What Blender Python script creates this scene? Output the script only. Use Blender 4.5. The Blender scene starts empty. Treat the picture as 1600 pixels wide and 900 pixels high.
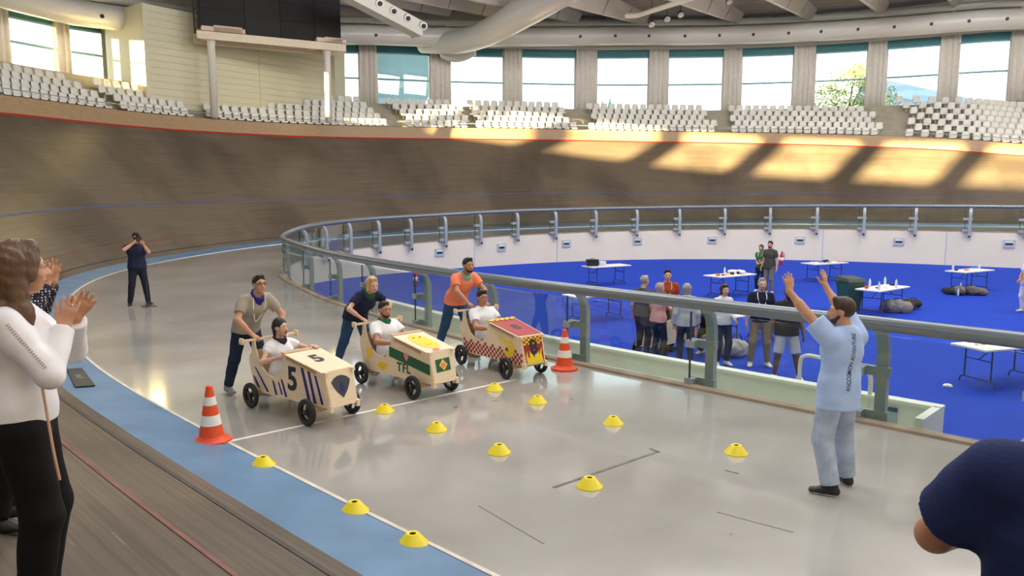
import bpy, bmesh, math, random
import numpy as np
from mathutils import Vector, Matrix
from mathutils.bvhtree import BVHTree

random.seed(7)
rng = np.random.default_rng(7)
scene = bpy.context.scene
C = scene.collection

# ------------------------------------------------------------------ camera
CAM_Z = 2.72
FPX = 1200.0                      # focal length in pixels of the 1600x900 frame
PITCH = math.atan(150.0 / FPX)
cam_data = bpy.data.cameras.new('camera')
cam_data.sensor_width = 36.0
cam_data.lens = FPX / 1600.0 * 36.0
cam_data.clip_start = 0.05
cam_data.clip_end = 500
cam = bpy.data.objects.new('camera', cam_data)
C.objects.link(cam)
cam.location = (0, 0, CAM_Z)
cam.rotation_euler = (math.pi / 2 - PITCH, 0, 0)
scene.camera = cam

# ------------------------------------------------------------------ world, sun, roof lights, exposure
world = bpy.data.worlds.new('world')
scene.world = world
world.use_nodes = True
bg = world.node_tree.nodes['Background']
bg.inputs[0].default_value = (0.86, 0.94, 1.0, 1)
bg.inputs[1].default_value = 3.0

sun_d = bpy.data.lights.new('sun', 'SUN')
sun_d.energy = 60.0
sun_d.angle = math.radians(1.0)
sun_d.color = (1.0, 0.78, 0.38)
sun = bpy.data.objects.new('sun', sun_d)
C.objects.link(sun)
SUN_AZ = math.atan2(39.0, 47.0)   # the low evening sun travels towards the far right bank
SUN_EL = math.radians(5.2)
sdir = Vector((math.cos(SUN_AZ) * math.cos(SUN_EL), math.sin(SUN_AZ) * math.cos(SUN_EL), -math.sin(SUN_EL)))
sun.rotation_euler = sdir.to_track_quat('-Z', 'Y').to_euler()

def roof_light(x, y, z, sx, sy, watts, col=(1.0, 0.98, 0.955)):
    l = bpy.data.lights.new('roof_light', 'AREA')
    l.shape = 'RECTANGLE'; l.size = sx; l.size_y = sy; l.energy = watts; l.color = col
    o = bpy.data.objects.new('roof_light', l); C.objects.link(o)
    o.location = (x, y, z)
    return o
for (lx, ly) in ((-4, 14), (8, 14), (20, 14), (-2, 28), (10, 28), (22, 28)):
    roof_light(lx, ly, 15.0, 8, 9, 900)
roof_light(0, -1, 13.5, 12, 5, 500)
for (lx, ly) in ((-7, 16), (6, 20), (19, 20), (30, 22), (6, 4)):      # unseen point lights added to brighten the ceiling and walls
    pl_ = bpy.data.lights.new('ceiling_fill', 'POINT'); pl_.energy = 1100; pl_.shadow_soft_size = 2.4; pl_.color = (1.0, 0.98, 0.95)
    po_ = bpy.data.objects.new('ceiling_fill', pl_); C.objects.link(po_); po_.location = (lx, ly, 11.5)

# unseen area lights added to brighten the far stands and banking
for (lx, ly, tx, ty, fw) in ((-6, 24, -22, 44, 560), (-1, 30, -6, 58, 640), (9, 32, 10, 60, 900), (19, 31, 25, 58, 1150), (27, 28, 38, 50, 1200)):
    fl = roof_light(lx, ly, 14.6, 4.0, 2.0, fw)
    fl.name = 'far_fill_light'
    fl.rotation_euler = (Vector((tx, ty, 10.0)) - Vector((lx, ly, 14.6))).to_track_quat('-Z', 'Y').to_euler()

vs = scene.view_settings
vs.view_transform = 'Standard'
vs.look = 'None'
vs.gamma = 1.0
vs.exposure = 0.0
vs.use_curve_mapping = False

# ------------------------------------------------------------------ small maths helpers
CP, SP = math.cos(PITCH), math.sin(PITCH)
def ray(px, py):
    u = (px - 800) / FPX; v = (py - 450) / FPX
    return Vector((u, CP - v * SP, -SP - v * CP))
def G(px, py, z=0.0):
    r = ray(px, py); t = (z - CAM_Z) / r.z
    return Vector((r.x * t, r.y * t, z))
def AT(px, py, Y):
    r = ray(px, py); t = Y / r.y
    return Vector((r.x * t, Y, CAM_Z + r.z * t))
def proj(p):
    x, y, z = p[0], p[1], p[2] - CAM_Z
    f = y * CP - z * SP
    return (800 + FPX * x / f, 450 + FPX * (-(y * SP + z * CP)) / f)
def catmull(pts, n):
    pts = [np.array(p, float) for p in pts]
    P = [2 * pts[0] - pts[1]] + pts + [2 * pts[-1] - pts[-2]]
    out = []
    for i in range(1, len(P) - 2):
        p0, p1, p2, p3 = P[i - 1], P[i], P[i + 1], P[i + 2]
        for k in range(n):
            t = k / n
            out.append(0.5 * ((2 * p1) + (-p0 + p2) * t + (2 * p0 - 5 * p1 + 4 * p2 - p3) * t * t + (-p0 + 3 * p1 - 3 * p2 + p3) * t ** 3))
    out.append(P[-2])
    return np.array(out)
def resample(poly, n):
    seg = np.linalg.norm(np.diff(poly[:, :2], axis=0), axis=1)
    s = np.concatenate([[0], np.cumsum(seg)])
    q = np.linspace(0, s[-1], n)
    return np.stack([np.interp(q, s, poly[:, k]) for k in range(poly.shape[1])], 1), q
def smooth(a, k):
    w = np.hanning(2 * k + 3)[1:-1]; w /= w.sum()
    e = np.concatenate([np.full(k, 0.0), a, np.full(k, 0.0)])
    e[:k] = 2 * a[0] - a[1:k + 1][::-1]; e[-k:] = 2 * a[-1] - a[-k - 1:-1][::-1]
    return np.convolve(e, w, 'valid')

# ------------------------------------------------------------------ materials
def lin(c):
    return tuple((x / 12.92 if x <= 0.04045 else ((x + 0.055) / 1.055) ** 2.4) for x in c)
def rgb(r, g, b):
    return lin((r / 255, g / 255, b / 255))
MATS = {}
def mat(name, col, rough=0.6, metal=0.0, noise=0.0, scale=8.0, bump=0.0, bscale=60.0, spec=0.5, stretch=(1, 1, 1), coat=0.0):
    if name in MATS: return MATS[name]
    m = bpy.data.materials.new(name); m.use_nodes = True
    nt = m.node_tree; b = nt.nodes['Principled BSDF']
    b.inputs['Base Color'].default_value = (*col, 1)
    b.inputs['Roughness'].default_value = rough
    b.inputs['Metallic'].default_value = metal
    b.inputs['Specular IOR Level'].default_value = spec
    b.inputs['Coat Weight'].default_value = coat
    tc = nt.nodes.new('ShaderNodeTexCoord'); mp = nt.nodes.new('ShaderNodeMapping')
    mp.inputs['Scale'].default_value = stretch
    nt.links.new(tc.outputs['Object'], mp.inputs[0])
    if noise > 0:
        n = nt.nodes.new('ShaderNodeTexNoise'); n.inputs['Scale'].default_value = scale; n.inputs['Detail'].default_value = 5
        nt.links.new(mp.outputs[0], n.inputs['Vector'])
        r = nt.nodes.new('ShaderNodeMapRange')
        r.inputs[1].default_value = 0.3; r.inputs[2].default_value = 0.7
        r.inputs[3].default_value = 1 - noise; r.inputs[4].default_value = 1 + noise
        nt.links.new(n.outputs['Fac'], r.inputs[0])
        h = nt.nodes.new('ShaderNodeVectorMath'); h.operation = 'SCALE'
        h.inputs[0].default_value = col
        nt.links.new(r.outputs[0], h.inputs['Scale'])
        nt.links.new(h.outputs[0], b.inputs['Base Color'])
    if bump > 0:
        n2 = nt.nodes.new('ShaderNodeTexNoise'); n2.inputs['Scale'].default_value = bscale
        nt.links.new(mp.outputs[0], n2.inputs['Vector'])
        bp = nt.nodes.new('ShaderNodeBump'); bp.inputs['Strength'].default_value = bump; bp.inputs['Distance'].default_value = 0.02
        nt.links.new(n2.outputs['Fac'], bp.inputs['Height'])
        nt.links.new(bp.outputs[0], b.inputs['Normal'])
    MATS[name] = m
    return m
def glass_mat(name, tint, gloss=0.10):
    m = bpy.data.materials.new(name); m.use_nodes = True
    nt = m.node_tree; nt.nodes.clear()
    o = nt.nodes.new('ShaderNodeOutputMaterial'); t = nt.nodes.new('ShaderNodeBsdfTransparent'); g = nt.nodes.new('ShaderNodeBsdfGlossy')
    t.inputs[0].default_value = (*tint, 1); g.inputs['Roughness'].default_value = 0.02
    lw = nt.nodes.new('ShaderNodeFresnel'); lw.inputs[0].default_value = 1.45
    mx = nt.nodes.new('ShaderNodeMixShader')
    ml = nt.nodes.new('ShaderNodeMath'); ml.operation = 'MULTIPLY_ADD'; ml.inputs[1].default_value = gloss; ml.inputs[2].default_value = 0.01
    nt.links.new(lw.outputs[0], ml.inputs[0]); nt.links.new(ml.outputs[0], mx.inputs[0])
    nt.links.new(t.outputs[0], mx.inputs[1]); nt.links.new(g.outputs[0], mx.inputs[2]); nt.links.new(mx.outputs[0], o.inputs[0])
    MATS[name] = m
    return m

# ------------------------------------------------------------------ object helpers
def meshobj(name, verts, faces, m, parent=None, smoothf=False, uvs=None):
    me = bpy.data.meshes.new(name)
    me.from_pydata([tuple(v) for v in verts], [], [tuple(f) for f in faces])
    if uvs is not None:
        lay = me.uv_layers.new(name='UVMap')
        li = np.zeros(len(me.loops), int); me.loops.foreach_get('vertex_index', li)
        lay.data.foreach_set('uv', np.asarray(uvs, float)[li].ravel())
    if m: me.materials.append(m)
    if smoothf: me.polygons.foreach_set('use_smooth', [True] * len(me.polygons))
    me.update()
    o = bpy.data.objects.new(name, me); C.objects.link(o)
    if parent: o.parent = parent
    return o
def bmobj(name, bm, m, parent=None, smoothf=False):
    me = bpy.data.meshes.new(name); bm.to_mesh(me); bm.free()
    if m: me.materials.append(m)
    if smoothf: me.polygons.foreach_set('use_smooth', [True] * len(me.polygons))
    o = bpy.data.objects.new(name, me); C.objects.link(o)
    if parent: o.parent = parent
    return o
def tag(o, label=None, cat=None, group=None, kind=None):
    if label: o['label'] = label
    if cat: o['category'] = cat
    if group: o['group'] = group
    if kind: o['kind'] = kind
    return o
def empty(name, loc=(0, 0, 0), rz=0.0):
    o = bpy.data.objects.new(name, None); C.objects.link(o)
    o.empty_display_size = 0.1
    o.location = loc; o.rotation_euler = (0, 0, rz)
    return o
def dup(o, parent=None):
    c = o.copy(); C.objects.link(c); c.parent = parent
    for ch in list(o.children): dup(ch, c)
    return c
class MB:
    """collects simple solids into one mesh"""
    def __init__(s): s.v = []; s.f = []
    def add(s, vs, fs):
        n = len(s.v); s.v += [tuple(v) for v in vs]; s.f += [tuple(i + n for i in f) for f in fs]; return s
    def box(s, lo, hi, M=None):
        x0, y0, z0 = lo; x1, y1, z1 = hi
        vs = [Vector(p) for p in ((x0,y0,z0),(x1,y0,z0),(x1,y1,z0),(x0,y1,z0),(x0,y0,z1),(x1,y0,z1),(x1,y1,z1),(x0,y1,z1))]
        if M: vs = [M @ v for v in vs]
        return s.add(vs, [(0,3,2,1),(4,5,6,7),(0,1,5,4),(1,2,6,5),(2,3,7,6),(3,0,4,7)])
    def hexa(s, vs): return s.add(vs, [(0,3,2,1),(4,5,6,7),(0,1,5,4),(1,2,6,5),(2,3,7,6),(3,0,4,7)])
    def tube(s, pts, r, n=10, closed=False, cap=True, up=None, flat=1.0):
        pts = [Vector(p) for p in pts]; rings = []; m = len(pts)
        rr = r if hasattr(r, '__len__') else [r] * m
        prev = None
        for i, p in enumerate(pts):
            a = pts[(i - 1) % m] if (i > 0 or closed) else p
            b = pts[(i + 1) % m] if (i < m - 1 or closed) else p
            t = (b - a).normalized()
            if prev is None:
                u = Vector(up) if up else (Vector((0, 0, 1)) if abs(t.z) < .9 else Vector((1, 0, 0)))
            else: u = prev
            u = (u - t * u.dot(t)).normalized(); w = t.cross(u); prev = u
            rings.append([p + (u * math.cos(2*math.pi*k/n) * flat + w * math.sin(2*math.pi*k/n)) * rr[i] for k in range(n)])
        vs = [v for q in rings for v in q]; fs = []
        for i in range(m if closed else m - 1):
            j = (i + 1) % m
            for k in range(n): fs.append((i*n+k, i*n+(k+1)%n, j*n+(k+1)%n, j*n+k))
        if cap and not closed:
            fs.append(tuple(range(n))[::-1]); fs.append(tuple((m-1)*n + k for k in range(n)))
        return s.add(vs, fs)
    def lathe(s, prof, n=20, M=None):
        vs = []; fs = []; m = len(prof)
        for (r, z) in prof:
            for k in range(n):
                a = 2*math.pi*k/n; v = Vector((r*math.cos(a), r*math.sin(a), z)); vs.append(M @ v if M else v)
        for i in range(m - 1):
            for k in range(n): fs.append((i*n+k, i*n+(k+1)%n, (i+1)*n+(k+1)%n, (i+1)*n+k))
        fs.append(tuple(range(n))[::-1]); fs.append(tuple((m-1)*n+k for k in range(n)))
        return s.add(vs, fs)
    def prism(s, poly, fn, d0, d1):
        """poly: 2D outline; fn(a,b,d) -> point; extruded between depths d0 and d1"""
        n = len(poly)
        vs = [fn(a, b, d0) for a, b in poly] + [fn(a, b, d1) for a, b in poly]
        fs = [tuple(range(n))[::-1], tuple(range(n, 2*n))] + [(i, (i+1)%n, (i+1)%n+n, i+n) for i in range(n)]
        return s.add(vs, fs)
    def build(s, name, m, parent=None, smoothf=False):
        o = meshobj(name, s.v, s.f, m, parent, smoothf)
        bm = bmesh.new(); bm.from_mesh(o.data); bmesh.ops.recalc_face_normals(bm, faces=bm.faces); bm.to_mesh(o.data); bm.free()
        return o
def autosmooth(o, ang=35):
    me = o.data
    bm = bmesh.new(); bm.from_mesh(me)
    for f in bm.faces: f.smooth = True
    for e in bm.edges:
        if len(e.link_faces) == 2 and e.calc_face_angle(0) > math.radians(ang): e.smooth = False
    bm.to_mesh(me); bm.free()
    return o
ORD = ['first', 'second', 'third', 'fourth', 'fifth', 'sixth', 'seventh', 'eighth', 'ninth', 'tenth', 'eleventh', 'twelfth']
# ------------------------------------------------------------------ the bowl: curves of the track
# inner edge of the blue band, from behind the camera round the left bend to the far right (floor rises towards the far side)
b0 = [(22, -17.3, 0), (14, -9.0, 0), (7.5, -2.3, 0), G(770, 900), G(560, 797), G(380, 706), G(200, 609), G(125, 558),
      G(97, 500, 0.0), G(113, 456, 0.0), G(160, 431, 0.03), G(227, 414, .05), G(310, 399, .08), G(397, 386, .13), G(470, 378, .2), G(555, 371, .28), G(640, 366, .37),
      G(750, 360, .5), G(870, 355.5, .62), G(1000, 351.5, .72), G(1120, 350, .78), G(1250, 350, .82), G(1400, 351.5, .86), G(1600, 354.5, .9), (38, 36.5, .9), (50, 28.5, .9)]
NS = 420
B0, SARC = resample(catmull(b0, 14), NS)
for k in range(3): B0[:, k] = smooth(B0[:, k], 14)
tg = np.gradient(B0[:, :2], axis=0)
tg = np.stack([smooth(tg[:, 0], 16), smooth(tg[:, 1], 16)], 1)
tg /= np.linalg.norm(tg, axis=1)[:, None]
NRM = np.stack([-tg[:, 1], tg[:, 0]], 1)            # candidate outward normal
ctr = np.array([8.0, 26.0])
if np.mean(np.sum(NRM * (B0[:, :2] - ctr), 1)) < 0: NRM = -NRM
def stn(i):
    i = min(max(i, 0.0), NS - 1.001); k = int(i); t = i - k
    return (B0[k] * (1 - t) + B0[k + 1] * t), (NRM[k] * (1 - t) + NRM[k + 1] * t)
def S(i, o, z):
    """point at station i, o metres outwards of the blue band's inner edge, z above it"""
    p, n = stn(i)
    return Vector((p[0] + n[0] * o, p[1] + n[1] * o, p[2] + z))
# stations of the control picture columns, for the banking angle
def st_of(px, o=0.0, z=0.0, lo=0, hi=NS - 1, absz=None):
    best = None; prev = None
    for i in np.arange(lo, hi, 0.5):
        q = S(i, o, z)
        if absz is not None: q.z = absz
        if q.y < 1: prev = None; continue
        d = proj(q)[0] - px
        if prev is not None and prev[1] * d <= 0 and abs(prev[1] - d) < 200:
            best = prev[0] + 0.5 * abs(prev[1]) / (abs(prev[1]) + abs(d) + 1e-9)   # keep the last (far) crossing
        prev = (i, d)
    return best if best is not None else hi
I_LEFT = int(np.argmin(B0[:, 0]))                    # leftmost station of the bend
BAND = 0.75
iq = [0, st_of(380, lo=0, hi=I_LEFT), I_LEFT - 25, I_LEFT, st_of(397, lo=I_LEFT), st_of(750, lo=I_LEFT), st_of(1000, lo=I_LEFT), st_of(1250, lo=I_LEFT), st_of(1600, lo=I_LEFT), NS]
iq[1] = int(np.argmin(np.abs(B0[:, 0] + 2.8) + (np.arange(NS) > I_LEFT) * 99))
bq = [17, 17.5, 31, 42, 42, 41, 39.5, 36.5, 27.5, 20]
BETA = np.radians(smooth(np.interp(np.arange(NS), iq, bq), 20))
def beta(i): return float(np.interp(i, np.arange(NS), BETA))
TW = 8.6
def T_off(i): return BAND + TW * math.cos(beta(i))
def T_z(i): return 0.10 + TW * math.sin(beta(i))
WALLH = 0.70
def track_pt(i, w):                                   # w metres up the bank from the band's outer edge
    return S(i, BAND + w * math.cos(beta(i)), 0.10 + w * math.sin(beta(i)))

# fence line (slab edge), picture column, base row, distance
fence_ctrl = [(24, -14.5, 0), (16, -5.1, 0), G(1900, 775), G(1600, 707), G(1365, 660), G(1100, 607), G(905, 567.5), G(762, 537), G(659, 511), G(573, 487), G(521, 471),
              G(478, 452, .03), G(450, 437, .06), AT(442, 428, 25.0), AT(452, 416, 27.0), AT(474, 405, 28.6), AT(504, 397.5, 30.0), AT(543, 391, 31.2), AT(590, 385.5, 32.4),
              AT(640, 381, 33.6), AT(693, 376.6, 34.8), AT(749, 372, 36.0), AT(806, 368, 37.2), AT(866, 365.2, 38.3), AT(930, 362.6, 39.2), AT(993, 361, 39.8), AT(1061, 359.6, 40.1), AT(1130, 358.7, 40.1),
              AT(1201, 358.2, 39.8), AT(1275, 358.2, 39.3), AT(1350, 359, 38.5), AT(1431, 360.4, 37.5), AT(1514, 362, 36.4), AT(1600, 364, 35.3), (31, 32.5, .85), (40, 27.5, .85), (50, 21.5, .85)]
FEN, FARC = resample(catmull(fence_ctrl, 10), 360)
FEN[:, 2] = np.maximum(FEN[:, 2], 0)
for k in range(3): FEN[:, k] = smooth(FEN[:, k], 4)
ft = np.gradient(FEN[:, :2], axis=0); ft /= np.linalg.norm(ft, axis=1)[:, None]
FN = np.stack([-ft[:, 1], ft[:, 0]], 1)
if np.mean(np.sum(FN * (FEN[:, :2] - ctr), 1)) < 0: FN = -FN       # points to the apron
def F(i, o, z):
    i = min(max(i, 0.0), len(FEN) - 1.001); k = int(i); t = i - k
    p = FEN[k] * (1 - t) + FEN[k + 1] * t; n = FN[k] * (1 - t) + FN[k + 1] * t
    return Vector((p[0] + n[0] * o, p[1] + n[1] * o, p[2] + z))
ZI = -0.77                                            # level of the blue infield

# ------------------------------------------------------------------ materials of the setting
def nodes_of(name):
    m = bpy.data.materials.new(name); m.use_nodes = True; MATS[name] = m
    return m, m.node_tree, m.node_tree.nodes['Principled BSDF']
def ramp(nt, stops):
    r = nt.nodes.new('ShaderNodeValToRGB'); e = r.color_ramp.elements
    while len(e) < len(stops): e.new(0.5)
    for k, (p, c) in enumerate(stops): e[k].position = p; e[k].color = (*c, 1)
    return r
def track_material():
    m, nt, b = nodes_of('worn_track_wood')
    uv = nt.nodes.new('ShaderNodeUVMap')
    def noise(sx, sy, det=4, rot=0.0):
        mp = nt.nodes.new('ShaderNodeMapping'); mp.inputs['Scale'].default_value = (sx, sy, 1); mp.inputs['Rotation'].default_value = (0, 0, rot)
        n = nt.nodes.new('ShaderNodeTexNoise'); n.inputs['Scale'].default_value = 1; n.inputs['Detail'].default_value = det
        nt.links.new(uv.outputs[0], mp.inputs[0]); nt.links.new(mp.outputs[0], n.inputs['Vector'])
        return n
    grain = noise(0.35, 24)
    r1 = ramp(nt, [(0.36, rgb(98, 87, 75)), (0.64, rgb(118, 105, 91))])
    nt.links.new(grain.outputs['Fac'], r1.inputs[0])
    stain = noise(0.34, 0.16, 5, 0.6)
    r2 = ramp(nt, [(0.40, (0.60, 0.61, 0.63)), (0.56, (1, 1, 1))])
    nt.links.new(stain.outputs['Fac'], r2.inputs[0])
    mx = nt.nodes.new('ShaderNodeMix'); mx.data_type = 'RGBA'; mx.blend_type = 'MULTIPLY'; mx.inputs[0].default_value = 0.85
    nt.links.new(r1.outputs[0], mx.inputs[6]); nt.links.new(r2.outputs[0], mx.inputs[7])
    fl = noise(1.2, 10, 3)
    r3 = ramp(nt, [(0.66, (0, 0, 0)), (0.74, (1, 1, 1))])
    nt.links.new(fl.outputs['Fac'], r3.inputs[0])
    mx2 = nt.nodes.new('ShaderNodeMix'); mx2.data_type = 'RGBA'; mx2.inputs[7].default_value = (*rgb(150, 132, 108), 1)
    ml = nt.nodes.new('ShaderNodeMath'); ml.operation = 'MULTIPLY'; ml.inputs[1].default_value = 0.45
    nt.links.new(r3.outputs[0], ml.inputs[0]); nt.links.new(ml.outputs[0], mx2.inputs[0])
    nt.links.new(mx.outputs[2], mx2.inputs[6])
    nt.links.new(mx2.outputs[2], b.inputs['Base Color'])
    b.inputs['Roughness'].default_value = 0.40; b.inputs['Specular IOR Level'].default_value = 0.35
    return m
def concrete_material():
    m, nt, b = nodes_of('polished_concrete')
    tc = nt.nodes.new('ShaderNodeTexCoord')
    n = nt.nodes.new('ShaderNodeTexNoise'); n.inputs['Scale'].default_value = 0.55; n.inputs['Detail'].default_value = 7
    nt.links.new(tc.outputs['Object'], n.inputs['Vector'])
    r = ramp(nt, [(0.35, rgb(160, 156, 150)), (0.65, rgb(179, 175, 169))])
    nt.links.new(n.outputs['Fac'], r.inputs[0])
    n2 = nt.nodes.new('ShaderNodeTexNoise'); n2.inputs['Scale'].default_value = 3.2; n2.inputs['Detail'].default_value = 2
    nt.links.new(tc.outputs['Object'], n2.inputs['Vector'])
    r2 = ramp(nt, [(0.0, (1, 1, 1)), (0.735, (1, 1, 1)), (0.76, (0.55, 0.53, 0.5))])
    nt.links.new(n2.outputs['Fac'], r2.inputs[0])
    mx = nt.nodes.new('ShaderNodeMix'); mx.data_type = 'RGBA'; mx.blend_type = 'MULTIPLY'; mx.inputs[0].default_value = 0.8
    nt.links.new(r.outputs[0], mx.inputs[6]); nt.links.new(r2.outputs[0], mx.inputs[7])
    nt.links.new(mx.outputs[2], b.inputs['Base Color'])
    rr = nt.nodes.new('ShaderNodeMapRange'); rr.inputs[3].default_value = 0.05; rr.inputs[4].default_value = 0.16
    nt.links.new(n.outputs['Fac'], rr.inputs[0]); nt.links.new(rr.outputs[0], b.inputs['Roughness'])
    b.inputs['Specular IOR Level'].default_value = 0.6; b.inputs['Coat Weight'].default_value = 0.35; b.inputs['Coat Roughness'].default_value = 0.05
    return m
M_TRACK = track_material(); M_CONC = concrete_material()
M_BAND = mat('blue_band_paint', rgb(96, 130, 164), 0.42, noise=0.16, scale=1.6)
M_LIGHTWOOD = mat('barrier_wood', rgb(162, 134, 100), 0.5, noise=0.16, scale=3.0, stretch=(1, 1, 12))
M_RED = mat('red_paint', rgb(176, 46, 38), 0.5, noise=0.06)
M_REDWORN = mat('worn_red_line', rgb(122, 78, 68), 0.6, noise=0.2, scale=4)
M_BLACKLINE = mat('worn_black_line', rgb(70, 64, 58), 0.6, noise=0.2, scale=4)
M_BLUELINE = mat('worn_blue_line', rgb(76, 90, 142), 0.6, noise=0.2, scale=4)
M_CARPET = mat('blue_carpet', rgb(28, 64, 178), 0.85, noise=0.06, scale=1.2, bump=0.1, bscale=200, spec=0.15)
M_WALLW = mat('infield_white_wall', rgb(216, 208, 192), 0.6, noise=0.03, scale=1.0)
M_KERB = mat('stained_kerb', rgb(150, 132, 112), 0.6, noise=0.25, scale=2.5)
M_TERR = mat('stand_concrete', rgb(165, 158, 140), 0.8, noise=0.12, scale=2.0)
M_CREAM = mat('cream_panel', rgb(214, 208, 176), 0.55, noise=0.03)
M_CREAM2 = mat('cream_panel_shade', rgb(206, 201, 172), 0.55, noise=0.04)
M_STEELW = mat('white_steel', rgb(214, 209, 196), 0.45, noise=0.03)
M_DUCT = mat('white_duct', rgb(205, 203, 198), 0.28, noise=0.03)
M_FRAMEW = mat('window_frame_paint', rgb(120, 165, 175), 0.5)
M_BLIND = mat('teal_blind', rgb(52, 112, 118), 0.6, noise=0.06, scale=3, stretch=(1, 1, 20))
M_CURT = mat('beige_curtain', rgb(224, 218, 208), 0.9, noise=0.06, scale=4)
M_SEAT = mat('white_seat_plastic', rgb(226, 224, 216), 0.42)
M_STEELG = mat('blue_grey_painted_steel', rgb(150, 160, 165), 0.38, metal=0.1, noise=0.04)
M_RAIL = mat('grey_handrail_paint', rgb(122, 130, 135), 0.26, metal=0.35, noise=0.03)
M_DARK = mat('dark_metal', rgb(38, 38, 40), 0.5)
M_GLASS = glass_mat('balustrade_glass', (0.88, 0.93, 0.905), 0.4)
M_WGLASS = glass_mat('window_glass', (0.93, 0.96, 0.97), 0.3)

def strip(name, fa, fb, m, n=NS, parent=None, lo=0, hi=None, step=1, uv=False, smoothf=True, rows=1):
    """ribbon between two station functions"""
    hi = hi or n - 1
    ii = np.arange(lo, hi + 1e-6, step)
    vs = []; uvs = []; fs = []
    for a, i in enumerate(ii):
        p, q = fa(i), fb(i)
        for r in range(rows + 1):
            t = r / rows
            vs.append(p.lerp(q, t)); uvs.append((SARC[min(int(i), NS - 1)], t * (q - p).length))
    R = rows + 1
    for a in range(len(ii) - 1):
        for r in range(rows): fs.append((a*R+r, (a+1)*R+r, (a+1)*R+r+1, a*R+r+1))
    return meshobj(name, vs, fs, m, parent, smoothf, uvs if uv else None)

# ------------------------------------------------------------------ floor: apron slab between fence and band
cx, cy = 6.0, 27.0
def polar(P):
    a = np.unwrap(np.arctan2(P[:, 1] - cy, P[:, 0] - cx)); return a, np.hypot(P[:, 0] - cx, P[:, 1] - cy), P[:, 2]
fa_, fr_, fz_ = polar(FEN); ba_, br_, bz_ = polar(B0)
if ba_[0] - fa_[0] > 3: ba_ -= 2 * math.pi
if ba_[0] - fa_[0] < -3: ba_ += 2 * math.pi
lo_a, hi_a = max(min(fa_), min(ba_)), min(max(fa_), max(ba_))
aa = np.linspace(lo_a, hi_a, 520)
def at_ang(aa, a, r, z):
    o = np.argsort(a); rr = np.interp(aa, a[o], r[o]); zz = np.interp(aa, a[o], z[o])
    return np.stack([cx + rr * np.cos(aa), cy + rr * np.sin(aa), zz], 1)
pf, pb = at_ang(aa, fa_, fr_, fz_), at_ang(aa, ba_, br_, bz_)
KR = 8
vs = []; fs = []
for a in range(len(aa)):
    for r in range(KR + 1): vs.append(tuple(pf[a] + (pb[a] - pf[a]) * r / KR))
for a in range(len(aa) - 1):
    for r in range(KR): fs.append((a*(KR+1)+r, a*(KR+1)+r+1, (a+1)*(KR+1)+r+1, (a+1)*(KR+1)+r))
apron = meshobj('floor', vs, fs, M_CONC, None, True)
bm = bmesh.new(); bm.from_mesh(apron.data); bmesh.ops.recalc_face_normals(bm, faces=bm.faces)
if sum(f.normal.z for f in bm.faces) < 0: bmesh.ops.reverse_faces(bm, faces=bm.faces)
bm.to_mesh(apron.data); bm.free()
tag(apron, 'polished pale concrete apron running round inside the wooden track', kind='structure')

# infield carpet, edge wall, kerb
cv = [(p[0], p[1], ZI) for p in FEN]
carpet = meshobj('infield_carpet', cv, [tuple(range(len(cv)))], M_CARPET)
tag(carpet, 'bright blue carpet covering the sunken infield', kind='structure')
def fstrip(name, fa, fb, m, parent=None, lo=0, hi=359, step=1):
    return strip(name, fa, fb, m, n=360, parent=parent, lo=lo, hi=hi, step=step)
iw = fstrip('wall_infield', lambda i: F(i, 0, 0), lambda i: Vector((*F(i, 0, 0).xy, ZI)), M_WALLW)
tag(iw, 'white retaining wall between the raised apron and the blue infield', kind='structure')
def kerb_pts(i): return [F(i, 0.0, -0.02), F(i, 0.0, 0.035), F(i, 0.16, 0.035), F(i, 0.17, -0.01)]
vs = []; fs = []
for a in range(360): vs += kerb_pts(a)
for a in range(359):
    for r in range(3): fs.append((a*4+r, (a+1)*4+r, (a+1)*4+r+1, a*4+r+1))
kerb = meshobj('trim_kerb', vs, fs, M_KERB)
tag(kerb, 'stained kerb along the foot of the glass balustrade', kind='structure')

# ------------------------------------------------------------------ track
track = strip('track_bank', lambda i: track_pt(i, 0), lambda i: track_pt(i, TW), M_TRACK, uv=True, rows=10)
tag(track, 'banked wooden cycling track with worn dark boards', kind='structure')
band = strip('track_blue_band', lambda i: S(i, 0, 0.004), lambda i: S(i, BAND, 0.10), M_BAND, rows=2)
tag(band, 'sky blue painted band along the inner edge of the track', kind='structure')
def tline(name, w0, w1, m, lo=0, hi=NS - 1):
    n_off = 0.006
    o = strip(name, lambda i: track_pt(i, w0) + Vector((0, 0, n_off)), lambda i: track_pt(i, w1) + Vector((0, 0, n_off)), m, lo=lo, hi=hi, parent=track)
    return o
tline('black_line', 0.20, 0.26, M_BLACKLINE)
tline('red_line', 0.86, 0.91, M_REDWORN)
tline('blue_line', 2.95, 3.01, M_BLUELINE)
tline('red_border_line', TW - 0.15, TW - 0.005, M_RED)
we = strip('joint_strip', lambda i: S(i, -0.03, 0.006), lambda i: S(i, 0.012, 0.010), mat('pale_joint', rgb(205, 198, 186), .7, noise=.15, scale=4), parent=band)
twall = strip('wall_barrier', lambda i: S(i, T_off(i), T_z(i)), lambda i: S(i, T_off(i) + 0.10, T_z(i) + WALLH), M_LIGHTWOOD, rows=3)
tag(twall, 'light wooden barrier board round the top of the bank', kind='structure')
strip('barrier_cap', lambda i: S(i, T_off(i) + 0.09, T_z(i) + WALLH + .005), lambda i: S(i, T_off(i) + 0.22, T_z(i) + WALLH + .005), M_LIGHTWOOD, parent=twall)
strip('barrier_back', lambda i: S(i, T_off(i) + 0.22, T_z(i) + WALLH), lambda i: S(i, T_off(i) + 0.22, T_z(i) - 0.6), M_TERR, parent=twall)

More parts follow.
